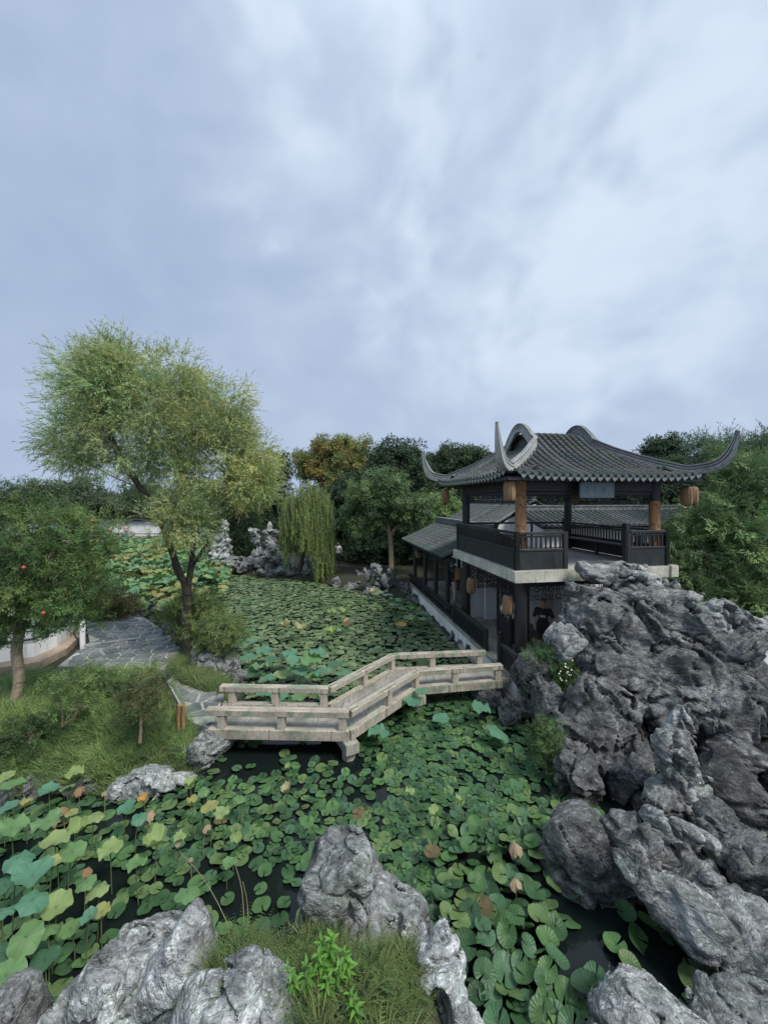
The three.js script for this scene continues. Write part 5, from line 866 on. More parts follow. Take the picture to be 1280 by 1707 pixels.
{
  const R = rng(99), cells = new Map(), all = [];
  const key = (x, z) => Math.floor(x / 0.5) + ',' + Math.floor(z / 0.5);
  const project = (x, z) => [W / 2 + x / -z * F, HZ + EYE / -z * F];
  for (let i = 0; i < 120000; i++) {
    const z = -3.3 - Math.pow(R(), 1.25) * 24.5, x = -12 + R() * 15.6;
    const s = sdPond(x, z); if (s > -0.22) continue;
    const [u, v] = project(x, z); if (u < -40 || u > 1300 || v > 1750) continue;
    if (z < -11 && x < -5.6 - (-z - 11) * 0.34) continue;                     // the lotus bed's own water
    const far = -z > 10.5;
    let dens = far ? 0.95 : 0.9; const nz = fbm3(x * 0.55 + 4, 9, z * 0.55, 3);
    if (!far) {
      if (v > 1225 && v < 1300 && u < 600) dens = v < 1262 ? 0.04 : u > 470 ? 0.3 : 0.10;       // dark open water by the bridge
      if (u > 930 && v > 1480 && u < 1150) dens = v > 1620 || u < 990 ? 0.3 : 0.12;
      if (u < 420 && v > 1300) dens = nz > 0.0 ? 0.72 : 0.34;
      if (u > 400 && u < 640 && v > 1330 && v < 1560) dens *= nz > 0.0 ? 0.95 : 0.25; else if (nz < -0.2) dens *= 0.45;
      if (u > 780 && v < 1240) dens *= 0.6;
    } else if (nz < -0.42) dens *= 0.5;
    if (n3(x * 3.1, 8, z * 3.1) * 0.5 + 0.5 > dens + 0.12 * R()) continue;
    const r = far ? 0.105 + R() * 0.06 : 0.066 + R() * 0.052 + (u > 750 && v > 1380 ? 0.026 : 0);
    const lap = far ? 0.70 : u > 640 ? 0.56 : 0.66; let ok = true;
    const cx = Math.floor(x / 0.5), cz = Math.floor(z / 0.5);
    for (let a = -1; a <= 1 && ok; a++) for (let b = -1; b <= 1 && ok; b++) for (const q of cells.get((cx + a) + ',' + (cz + b)) ?? []) if (Math.hypot(q.x - x, q.z - z) < (q.r + r) * lap) { ok = false; break; }
    if (!ok) continue;
    const p = { x, z, r, u, v, d: -z }; all.push(p); const k = key(x, z); if (!cells.has(k)) cells.set(k, []); cells.get(k).push(p);
  }
  all.sort((a, b) => a.d / a.r - b.d / b.r);
  const rest = [[], [], [], []]; let n = 0;
  const e = new THREE.Euler(), q = new THREE.Quaternion(), m4 = new THREE.Matrix4(), sc = V();
  for (const p of all) {
    const shown = p.v < 1712 && p.u > 0 && p.u < 1280 && !(p.u > 480 && p.u < 700 && p.v > 1440) && !(p.u < 380 && p.v > 1530) && !(p.u > 1000 && p.v > 1400);
    const crowd = p.u > 720 && p.v > 1380, tilt = crowd ? 0.55 : p.d > 10 ? 0.10 : 0.20, k = crowd ? (R() < 0.5 ? 3 : Math.floor(R() * 4)) : Math.floor(R() * 3);
    const lift = (crowd ? 0.03 + R() * 0.16 : 0.015 + R() * 0.03);
    e.set((R() - 0.5) * 2 * tilt, R() * 6.28, (R() - 0.5) * 2 * tilt);
    if (shown && n < 300) {
      let hue = 0; const dead = R() < 0.012, o = single('lily_pad', PADS[k], dead ? deadPad : padMats[hue = Math.floor(R() * (crowd ? 6 : 5))], dead ? 'browned lily pad among green ones on the near water' : `${p.r > 0.13 ? 'large' : p.r < 0.1 ? 'small' : 'middling'} ${['green', 'bright green', 'dark green', 'yellowish green', 'bluish green', 'deep green'][hue]} lily pad ${padSpot(p.u, p.v)}`, 'lily pad', 'water lily pads on the near water');
      o.position.set(p.x, lift, p.z); o.rotation.copy(e); o.scale.setScalar(p.r * 1.04); n++;
    } else rest[k].push([p, e.clone(), lift]);
  }
  rest.forEach((list, k) => {
    const m = new THREE.InstancedMesh(PADS[k], padStuff, list.length); m.name = numbered('lily_pads'); m.userData.kind = 'stuff'; m.castShadow = m.receiveShadow = true;
    list.forEach(([p, e2, lift], i) => { m4.compose(V(p.x, lift, p.z), q.setFromEuler(e2), sc.set(p.r, p.r, p.r)); m.setMatrixAt(i, m4); const c = p.d > 10 ? tint(R, [[0.095, 0.15, 0.066], [0.12, 0.18, 0.08], [0.065, 0.11, 0.052], [0.155, 0.205, 0.10]], 0.25) : tint(R, PADC, 0.15); m.setColorAt(i, col(c)); });
    tag(m, ['flat', 'slightly cupped', 'domed', 'deeply cupped'][k] + ' small lily pads among those carpeting the rest of the pond', 'lily pads'); scene.add(m);
  });
}
// ---------- lotus leaves on stems ----------
const lotusGeo = (seed, cup, waves, droop = 0) => {
  const R = rng(seed), ph = R() * 6, n = 36, rings = [0.12, 0.4, 0.65, 0.82, 0.93, 1];
  const P = [0, 0, 0], U = [0.5, 0], I = [];
  for (const f of rings) for (let i = 0; i <= n; i++) { const a = i / n * Math.PI * 2, ed = f * f * f; const rr = f * (1 + 0.05 * ed * Math.sin(a * 7 + ph) + 0.04 * ed * Math.sin(a * 3 + ph)); P.push(Math.cos(a) * rr, cup * f * f - droop * f * f * (0.6 + 0.6 * Math.cos(a - ph)) + 0.05 * f * Math.sin(a * 2 + ph) + 1.5 * waves * ed * (Math.sin(a * 4 + ph) + 0.6 * Math.sin(a * 9 + ph * 3)), Math.sin(a) * rr); U.push(i / n, f); }
  for (let i = 0; i < n; i++) { I.push(0, 2 + i, 1 + i); for (let k = 0; k < rings.length - 1; k++) { const a = 1 + k * (n + 1) + i, c = a + n + 1; I.push(a, a + 1, c, a + 1, c + 1, c); } }
  const g = new THREE.BufferGeometry(); g.setAttribute('position', new THREE.Float32BufferAttribute(P, 3)); g.setAttribute('uv', new THREE.Float32BufferAttribute(U, 2)); g.setIndex(I); g.computeVertexNormals(); return g;
};
const LOTUS = { flat: lotusGeo(1, 0.06, 0.05), bowl: lotusGeo(2, 0.32, 0.07), wavy: lotusGeo(3, 0.15, 0.12), hood: lotusGeo(4, 0.05, 0.08, 0.55), umbrella: lotusGeo(5, -0.25, 0.1, 0.35), dry: lotusGeo(6, -0.9, 0.22, 0.3), fold: lotusGeo(7, 0.85, 0.15, -0.2) };
const lotusMat = (c, r = 0.55) => leafMat({ color: col(c), roughness: r, bumpMap: rep(T.veins, 1.2, 0.2), bumpScale: 0.004 });
const LM = { teal: lotusMat([0.13, 0.31, 0.19]), green: lotusMat([0.18, 0.33, 0.13]), deep: lotusMat([0.085, 0.20, 0.11]), lime: lotusMat([0.31, 0.42, 0.16]), yellow: lotusMat([0.38, 0.39, 0.14]), pale: lotusMat([0.48, 0.46, 0.26]), brown: lotusMat([0.42, 0.26, 0.14], 0.8), tan: lotusMat([0.52, 0.40, 0.26], 0.8), orange: lotusMat([0.62, 0.36, 0.08], 0.7) };
const stemMat = std([0.10, 0.13, 0.05], 0.7), stemDry = std([0.22, 0.19, 0.10], 0.8);
const RL = rng(55);
const lotusWords = { flat: 'spread', bowl: 'cupped', wavy: 'wavy-edged', hood: 'drooping', umbrella: 'umbrella-like', dry: 'crumpled', fold: 'folded' };
const lotusHue = { teal: 'blue-green', green: 'green', deep: 'dark green', lime: 'lime green', yellow: 'yellow', pale: 'cream', brown: 'brown', tan: 'tan', orange: 'orange' };
const spot = (u, v) => (u < 45 && v < 1400 ? 'at the corner of the grass bank' : u < 45 ? 'over the dark corner stone' : u < 135 && v < 1400 ? 'below the small grey stone' : u < 135 ? 'up-pond of the dark corner stone' : u < 200 && v < 1420 ? 'before the withered stems' : u < 200 ? 'behind the large streaked rock' : v < 1375 ? (u > 330 ? 'off the tip of the long low rock' : u > 270 ? 'under the middle of the long low rock' : 'under the blunt end of the long low rock') : u < 300 ? 'above the top of the large streaked rock' : 'out beside the open lily pads');
function lotus(u, v, r, shape, mat, label, o = {}) {   // auto: say which one by its size, shape, colour and place
  if (o.group && v > 1270) label = `${r > 0.2 ? 'large ' : r < 0.125 ? 'small ' : ''}${lotusWords[shape]} ${lotusHue[mat]} lotus leaf ${spot(u, v)}`;
  else if (o.group) label = `${lotusWords[shape]} ${lotusHue[mat]} lotus leaf ${v > 1140 ? 'seen under the far bridge rail' : u < 480 ? 'in the cluster nearer the willow behind the bridge' : u < 600 ? (v < 1112 ? 'high in the dense cluster behind the bridge' : 'low in the dense cluster behind the bridge') : u < 665 ? 'by the fan-shaped rocks near the gallery' : 'along the gallery wall'}`;
  return lotus0(u, v, r, shape, mat, label, o); }
function lotus0(u, v, r, shape, mat, label, o = {}) {   // u, v: where its blade shows; h: how high the blade stands over the water
  const h = o.h ?? 0.5, c = onLevel(u, v, h), t = thing('lotus_leaf', label, 'lotus leaf', [c.x + (o.lx ?? (RL() - 0.5) * 0.12), 0, c.z + (RL() - 0.5) * 0.1], 0, o.group);
  const off = c.clone().sub(t.position);
  const b = part(t, 'leaf_blade', LOTUS[shape], LM[mat]); b.position.copy(off); b.rotation.set((o.tx ?? (RL() - 0.5) * 0.35) , RL() * 6.28, o.tz ?? (RL() - 0.5) * 0.35, 'XZY'); b.scale.setScalar(r * (v > 1270 ? (r > 0.18 ? 0.74 : 0.84) : 1));
  const p0 = V(0, -0.3, 0), p1 = off.clone().multiplyScalar(0.5).add(V((RL() - 0.5) * 0.05, 0, 0)), p2 = off.clone();
  part(t, 'stem', new THREE.TubeGeometry(new THREE.CatmullRomCurve3([p0, p1, p2]), 6, 0.007, 5), shape === 'dry' ? stemDry : stemMat); return t;
}
// raised leaves round the bridge
for (const [u, v, r, s, m, h, l] of [[686, 1172, 0.20, 'bowl', 'teal', 0.45, 'bright teal lotus leaf touching the outer rail of the bridge bend'], [735, 1198, 0.19, 'flat', 'teal', 0.3, 'small teal lotus leaf between the bridge and two larger leaves'], [800, 1181, 0.22, 'wavy', 'teal', 0.4, 'teal lotus leaf close below the bridge end nearest the pavilion'], [829, 1217, 0.24, 'hood', 'teal', 0.35, 'drooping teal lotus leaf beside the leaning rock'], [631, 1221, 0.23, 'wavy', 'teal', 0.35, 'teal lotus leaf standing alone below the bridge beam'], [703, 1153, 0.17, 'flat', 'teal', 0.62, 'ragged lotus leaf rising against the outer bridge rail'], [425, 1238, 0.15, 'flat', 'deep', 0.12, 'half hidden lotus leaf in the shadow under the bridge']]) lotus(u, v, r, s, m, l, { h });
{ const gl = 'cluster of blue-green lotus leaves behind the bridge', la = 'blue-green lotus leaf in the cluster crowded behind the bridge railing';
  for (const [u, v, r, s, m, h] of [[517, 1100, 0.30, 'wavy', 'green', 0.75], [492, 1104, 0.26, 'bowl', 'teal', 0.7], [530, 1088, 0.24, 'wavy', 'teal', 0.85], [500, 1118, 0.26, 'flat', 'teal', 0.5], [535, 1115, 0.26, 'hood', 'teal', 0.55], [560, 1108, 0.24, 'flat', 'deep', 0.5], [572, 1122, 0.22, 'flat', 'teal', 0.4], [440, 1085, 0.26, 'wavy', 'teal', 0.5], [415, 1095, 0.24, 'flat', 'teal', 0.4], [455, 1100, 0.24, 'flat', 'deep', 0.4], [432, 1112, 0.26, 'wavy', 'green', 0.4], [470, 1125, 0.24, 'flat', 'lime', 0.3], [415, 1122, 0.24, 'flat', 'deep', 0.3], [447, 1130, 0.22, 'flat', 'teal', 0.3], [520, 1130, 0.22, 'bowl', 'green', 0.35], [485, 1090, 0.22, 'wavy', 'teal', 0.6], [400, 1075, 0.22, 'flat', 'teal', 0.35], [420, 1068, 0.2, 'flat', 'teal', 0.35], [465, 1160, 0.22, 'flat', 'teal', 0.3], [500, 1160, 0.2, 'flat', 'green', 0.3], [440, 1155, 0.2, 'flat', 'teal', 0.25], [415, 1050, 0.2, 'flat', 'deep', 0.35]]) lotus(u, v, r, s, m, la, { h, group: gl }); }
{ const gl = 'lotus leaves by the gallery wall', la = 'lotus leaf standing on the far water near the gallery wall';
  for (const [u, v, r, s, m, h] of [[628, 988, 0.28, 'flat', 'green', 0.5], [645, 992, 0.28, 'flat', 'teal', 0.5], [660, 1000, 0.3, 'wavy', 'teal', 0.5], [672, 1012, 0.28, 'hood', 'green', 0.5], [690, 1015, 0.26, 'wavy', 'green', 0.5], [705, 1022, 0.28, 'flat', 'teal', 0.5], [700, 1035, 0.26, 'bowl', 'green', 0.45], [682, 1030, 0.24, 'wavy', 'lime', 0.4], [655, 1008, 0.24, 'flat', 'teal', 0.4], [712, 1030, 0.2, 'flat', 'green', 0.4]]) lotus(u, v, r, s, m, la, { h, group: gl });
  for (const [u, v, m, l] of [[668, 1043, 'orange', 'orange withered lotus leaf near the gallery wall'], [623, 990, 'pale', 'pale curled lotus leaf nearest the weeping willow'], [555, 1026, 'lime', 'yellowish lotus leaf out in the middle of the far water'], [575, 1023, 'lime', 'lime lotus leaf beside the yellowish one on the far water'], [478, 1045, 'pale', 'pale folded lotus leaf standing in the far lily pads'], [500, 1052, 'pale', 'second pale folded leaf among far lily pads, by the bridge cluster'], [552, 1057, 'lime', 'light curled lotus leaf in front of the yellowish far leaves'], [578, 1043, 'tan', 'tan dry lotus leaf far out on the lily pads']]) lotus(u, v, 0.22, m === 'orange' ? 'bowl' : 'fold', m, l, { h: 0.4 }); }
// the bed in front by the grass bank
{ const gl = 'green lotus leaves beside the grass bank', la = 'green lotus leaf on a tall stem in the bed below the grass bank';
  for (const [u, v, r, s, m, h] of [[20, 1308, 0.22, 'flat', 'green', 0.6], [82, 1318, 0.16, 'bowl', 'teal', 0.55], [112, 1310, 0.13, 'hood', 'green', 0.55], [15, 1345, 0.16, 'flat', 'teal', 0.6], [20, 1380, 0.25, 'wavy', 'green', 0.7], [80, 1370, 0.24, 'wavy', 'green', 0.8], [92, 1405, 0.22, 'bowl', 'lime', 0.85], [30, 1430, 0.19, 'umbrella', 'teal', 0.95], [55, 1460, 0.24, 'bowl', 'teal', 1.0], [55, 1500, 0.16, 'hood', 'teal', 0.95], [10, 1475, 0.17, 'flat', 'deep', 0.8], [0, 1520, 0.15, 'hood', 'teal', 0.95], [120, 1420, 0.18, 'flat', 'green', 0.7], [212, 1348, 0.15, 'bowl', 'teal', 0.55], [232, 1362, 0.12, 'hood', 'teal', 0.5], [158, 1360, 0.15, 'hood', 'lime', 0.55], [145, 1470, 0.12, 'hood', 'green', 0.7], [165, 1478, 0.14, 'umbrella', 'lime', 0.65], [95, 1512, 0.17, 'bowl', 'lime', 0.7], [45, 1560, 0.17, 'hood', 'green', 0.75], [150, 1528, 0.10, 'bowl', 'teal', 0.6], [80, 1545, 0.12, 'umbrella', 'green', 0.6], [12, 1625, 0.16, 'wavy', 'green', 0.9], [312, 1487, 0.16, 'hood', 'green', 0.5], [228, 1440, 0.14, 'wavy', 'green', 0.55], [370, 1355, 0.13, 'wavy', 'lime', 0.6], [318, 1310, 0.12, 'fold', 'lime', 0.45], [340, 1318, 0.1, 'hood', 'green', 0.4], [400, 1330, 0.12, 'hood', 'green', 0.45], [118, 1548, 0.12, 'flat', 'green', 0.4], [5, 1590, 0.16, 'flat', 'deep', 0.6], [75, 1600, 0.15, 'flat', 'deep', 0.35], [382, 1440, 0.10, 'bowl', 'green', 0.35], [395, 1405, 0.10, 'fold', 'lime', 0.4]]) lotus(u, v, r, s, m, la, { h, group: gl });
  const gy = 'yellowing lotus leaves beside the grass bank', ly = 'yellow-green lotus leaf in the bed below the grass bank';
  for (const [u, v, r, s, m, h] of [[125, 1288, 0.16, 'wavy', 'lime', 0.55], [42, 1345, 0.10, 'fold', 'yellow', 0.55], [88, 1440, 0.11, 'bowl', 'yellow', 0.85], [262, 1408, 0.17, 'fold', 'lime', 0.55], [185, 1415, 0.17, 'wavy', 'lime', 0.6], [170, 1520, 0.10, 'bowl', 'yellow', 0.5], [350, 1345, 0.15, 'flat', 'yellow', 0.6], [322, 1340, 0.10, 'fold', 'yellow', 0.5], [10, 1295, 0.16, 'flat', 'lime', 0.6], [120, 1355, 0.1, 'flat', 'yellow', 0.5], [300, 1395, 0.1, 'wavy', 'lime', 0.4], [130, 1385, 0.14, 'fold', 'lime', 0.6]]) lotus(u, v, r, s, m, ly, { h, group: gy });
  const gd = 'withered lotus leaves beside the grass bank', ld = 'withered brown lotus leaf hanging on a dry stem by the grass bank';
  for (const [u, v, r, s, m, h] of [[145, 1448, 0.07, 'dry', 'brown', 0.55], [345, 1375, 0.07, 'dry', 'tan', 0.45], [248, 1355, 0.09, 'dry', 'tan', 0.45], [297, 1400, 0.06, 'dry', 'tan', 0.35], [105, 1345, 0.1, 'dry', 'brown', 0.35], [240, 1335, 0.08, 'fold', 'orange', 0.45], [175, 1320, 0.05, 'dry', 'pale', 0.45], [132, 1312, 0.1, 'dry', 'brown', 0.3], [90, 1360, 0.12, 'dry', 'brown', 0.25], [318, 1430, 0.04, 'dry', 'tan', 0.3]]) lotus(u, v, r, s, m, ld, { h, group: gd });
  for (const [u, v, r, s, m, h, l] of [[858, 1408, 0.11, 'dry', 'tan', 0.35, 'crumpled tan lotus leaf above the pads near the blocky boulder'], [858, 1465, 0.10, 'dry', 'tan', 0.3, 'narrow withered leaf hanging below the crumpled tan one'], [478, 1318, 0.10, 'fold', 'pale', 0.55, 'cream coloured curled lotus leaf above the near lily pads'], [726, 1360, 0.12, 'fold', 'lime', 0.45, 'bright lime folded lotus leaf in the middle of the near pads'], [768, 1336, 0.09, 'fold', 'lime', 0.4, 'small lime folded leaf by the bigger lime one'], [684, 1320, 0.10, 'wavy', 'lime', 0.4, 'spreading lime lotus leaf above the near pads'], [480, 1280, 0.07, 'fold', 'lime', 0.35, 'tiny pale leaf shoot near the bridge pier']]) lotus(u, v, r, s, m, l, { h });
}
{ // the far lotus bed, too dense to count
  const R = rng(66), kinds = ['flat', 'bowl', 'wavy', 'hood'], lists = kinds.map(() => []);
  for (let i = 0; i < 6500; i++) { const d = 15.6 + Math.pow(R(), 0.8) * 29, x = -5.0 - (d - 11) * 0.36 - R() * (14 + d * 0.25); if (sdPond(x, -d) > -0.15) continue; const k = Math.floor(R() * 4); lists[k].push([x, 0.35 + R() * 0.55 + 0.2 * n3(x * 0.4, 1, d * 0.4), -d, 0.15 + R() * 0.11, n3(x * 0.25, 4, d * 0.25)]); }
  const e = new THREE.Euler(), q = new THREE.Quaternion(), m4 = new THREE.Matrix4();
  lists.forEach((L, k) => { const m = new THREE.InstancedMesh(LOTUS[kinds[k]], leafMat({ roughness: 0.6 }), L.length); m.name = numbered('lotus_bed'); m.userData.kind = 'stuff'; tag(m, `dense bed of yellow-green lotus leaves behind the terrace, ${['spread', 'cupped', 'wavy', 'drooping'][k]} ones`, 'lotus bed');
    L.forEach(([x, y, z, r, nn], i) => { e.set((R() - 0.5) * 1.0, R() * 6.28, (R() - 0.5) * 1.0); m4.compose(V(x, y, z), q.setFromEuler(e), V(r, r, r)); m.setMatrixAt(i, m4); m.setColorAt(i, col(tint(R, nn > 0.16 ? [[0.28, 0.33, 0.10], [0.22, 0.31, 0.10], [0.33, 0.32, 0.11]] : [[0.17, 0.32, 0.13], [0.13, 0.28, 0.16], [0.25, 0.36, 0.13]], 0.2))); }); scene.add(m); });
}
// ---------- grass, shrubs and weeds ----------
{
  const R = rng(41), lawn = [[-30, 1150], [60, 1125], [180, 1122], [262, 1122], [282, 1150], [318, 1212], [330, 1250], [325, 1288], [220, 1312], [100, 1312], [-30, 1312]].map(([u, v]) => { const p = onLevel(u, v, v > 1280 ? 0.15 : 0.5); return [p.x, p.z]; });
  const strip = [[305, 1095], [345, 1118], [395, 1140], [372, 1168], [330, 1148], [300, 1138], [288, 1112]].map(([u, v]) => { const p = onLevel(u, v, 0.45); return [p.x, p.z]; });
  const edge = [[165, 1034], [235, 1026], [285, 1045], [318, 1085], [300, 1085], [280, 1055], [240, 1031]].map(([u, v]) => { const p = onLevel(u, v, 0.5); return [p.x, p.z]; });
  const fill = (poly, n, s, pal) => { const list = [], X = poly.map((p) => p[0]), Z = poly.map((p) => p[1]); for (let i = 0; i < n * 3 && list.length < n; i++) { const x = lerp(Math.min(...X), Math.max(...X), R()), z = lerp(Math.min(...Z), Math.max(...Z), R()); if (sdPoly(poly, x, z) > 0) continue; const k = n3(x * 1.2, 3, z * 1.2); list.push({ p: V(x, groundY(x, z) - 0.02, z), dir: V((R() - 0.5) * 0.5, 1, (R() - 0.5) * 0.5 + 0.15), s: s * (0.7 + R() * 0.6) * (1 + 0.25 * k), c: tint(R, k > 0.25 ? pal.slice(0, 2) : pal, 0.22), spin: R() * 6.28 }); } return list; };
  const gp = [[0.22, 0.35, 0.11], [0.30, 0.39, 0.14], [0.15, 0.26, 0.085], [0.19, 0.31, 0.11]];
  tag(scatter(null, 'grass', sprig.grass, M.leaf, fill(lawn, 3400, 0.30, gp), true), 'long tufted grass on the bank with the shrubs', 'grass');
  tag(scatter(null, 'grass', sprig.grass, M.leaf, fill(strip, 420, 0.34, [[0.16, 0.24, 0.08], [0.22, 0.28, 0.11]]), true), 'tufted grass at the foot of the willow by the bridge', 'grass');
  tag(scatter(null, 'undergrowth', sprig.small, M.leaf, fill(edge, 170, 0.45, [[0.10, 0.15, 0.05], [0.16, 0.17, 0.06], [0.07, 0.12, 0.05]]), true), 'low undergrowth along the far edge of the terrace', 'undergrowth');
}
function shrub(name, label, u, v, gy, blobs, o = {}) { const b = onLevel(u, v, gy), d = -b.z; return tree(name, label, o.cat ?? 'shrub', { seed: u, r: o.r ?? 0.025, trunks: (o.trunks ?? [[[u, v], [blobs[0][0], blobs[0][1]]]]).map((l) => l.map(([x, y]) => at(x, y, d))), crown: blobs.map(([x, y, a, c, dz = 0]) => el(x, y, d + dz, a, c, Math.max(0.15, a * d / F * 0.9))), clumps: o.clumps ?? 60, per: o.per ?? 8, clumpR: o.clumpR ?? 0.14, size: o.size ?? 0.19, sprig: o.sprig ?? sprig.small, fill: 0.5, out: 0.3, up: 0.4, low: o.low ?? 0.12, palette: o.palette ?? mid, bark: o.bark ?? M.barkPale, twig: 0.004, cut: 0.008 }); }
shrub('rose_bush', 'spindly bush with three pale bare stems on the grass bank', 115, 1215, 0.7, [[125, 1140, 34, 24], [90, 1155, 26, 22], [150, 1165, 26, 22], [110, 1175, 30, 16]], { trunks: [[[104, 1212], [104, 1180], [92, 1150]], [[116, 1212], [122, 1175], [126, 1135]], [[117, 1210], [130, 1185], [138, 1165]]], palette: lightg, clumps: 34, per: 7 });
shrub('rose_bush', 'bush with reddish shoots on a single pale stem by the low fence', 234, 1238, 0.65, [[235, 1140, 26, 22], [215, 1170, 20, 24], [255, 1180, 22, 26], [270, 1140, 20, 18], [222, 1205, 14, 16]], { trunks: [[[234, 1238], [236, 1195], [238, 1150]]], palette: [[0.08, 0.13, 0.05], [0.12, 0.16, 0.06], [0.15, 0.15, 0.06]], clumps: 40, per: 7 });
shrub('bush', 'low dark bush between the two rose bushes', 190, 1175, 0.65, [[185, 1150, 34, 20], [205, 1168, 26, 18], [165, 1145, 18, 16]], { palette: [[0.10, 0.18, 0.065], [0.13, 0.21, 0.08]], clumps: 40 });
shrub('bush', 'leafy bush round the foot of the pomegranate trunk', 60, 1235, 0.65, [[55, 1225, 34, 20], [20, 1240, 26, 18]], { palette: mid, clumps: 40 });
shrub('bush', 'fine yellow-green bush growing against the willow trunk', 322, 1090, 0.45, [[330, 1010, 40, 30], [300, 1020, 28, 20], [350, 1035, 36, 26], [312, 1040, 30, 18]], { palette: [[0.18, 0.26, 0.08], [0.25, 0.32, 0.11], [0.13, 0.21, 0.075]], clumps: 150, size: 0.24, clumpR: 0.2, r: 0.05, low: 0.4 });
shrub('bush', 'small sapling with rounded crown beside the pale boulder', 368, 1118, 0.4, [[370, 1050, 34, 22], [385, 1066, 28, 18], [352, 1062, 24, 18]], { palette: [[0.18, 0.27, 0.09], [0.22, 0.30, 0.12]], clumps: 90, size: 0.22, clumpR: 0.17, r: 0.035, low: 0.3 });
shrub('bush', 'bush on the far side of the pomegranate beyond the white wall', 165, 1030, 0.5, [[170, 1000, 40, 26], [200, 1015, 30, 14], [140, 1000, 30, 26]], { palette: [[0.12, 0.17, 0.06], [0.20, 0.17, 0.06]], clumps: 100, size: 0.34, clumpR: 0.3, low: 0.2 });
shrub('ivy', 'ivy climbing the waterside foot of the leaning rock', 912, 1290, 0.1, [[905, 1240, 16, 26], [925, 1270, 14, 30], [915, 1220, 14, 16], [935, 1310, 8, 20]], { palette: [[0.10, 0.19, 0.065], [0.14, 0.23, 0.085]], clumps: 130, size: 0.14, clumpR: 0.1, low: 0.02, cat: 'ivy' });
shrub('flowering_plant', 'leafy plant with small white flowers in a rock hollow', 950, 1162, 0.9, [[948, 1140, 20, 16], [940, 1120, 16, 12], [958, 1150, 14, 10]], { palette: [[0.07, 0.15, 0.04], [0.10, 0.19, 0.06]], clumps: 60, size: 0.13, clumpR: 0.09, low: 0.02, sprig: sprig.broad, cat: 'plant' });
shrub('fern', 'tuft of ferns at the foot of the pavilion column', 905, 1104, 1.55, [[915, 1090, 24, 9], [890, 1098, 18, 8], [935, 1095, 14, 10]], { palette: [[0.10, 0.19, 0.075], [0.13, 0.22, 0.09]], clumps: 60, size: 0.16, clumpR: 0.1, low: 0.02, cat: 'fern' });
// flowers on the rock plant
{ const R = rng(9), t = scene.children.find((o) => o.name === 'flowering_plant'), g = new Leaves(); for (let k = 0; k < 5; k++) g.leaf(V(), V(Math.cos(k * 1.257), 0.2, Math.sin(k * 1.257)), Y, 0.018, 0.014); const geo = g.build(), m = phy([0.75, 0.73, 0.62], 0.7, { side: THREE.DoubleSide }); for (let i = 0; i < 16; i++) { const f = part(t, 'flower', geo, m); f.position.copy(at(928 + R() * 28, 1100 + R() * 36, -t.position.z - 0.16 - R() * 0.12).sub(t.position)); f.rotation.set(0.9, R() * 6, 0); } }
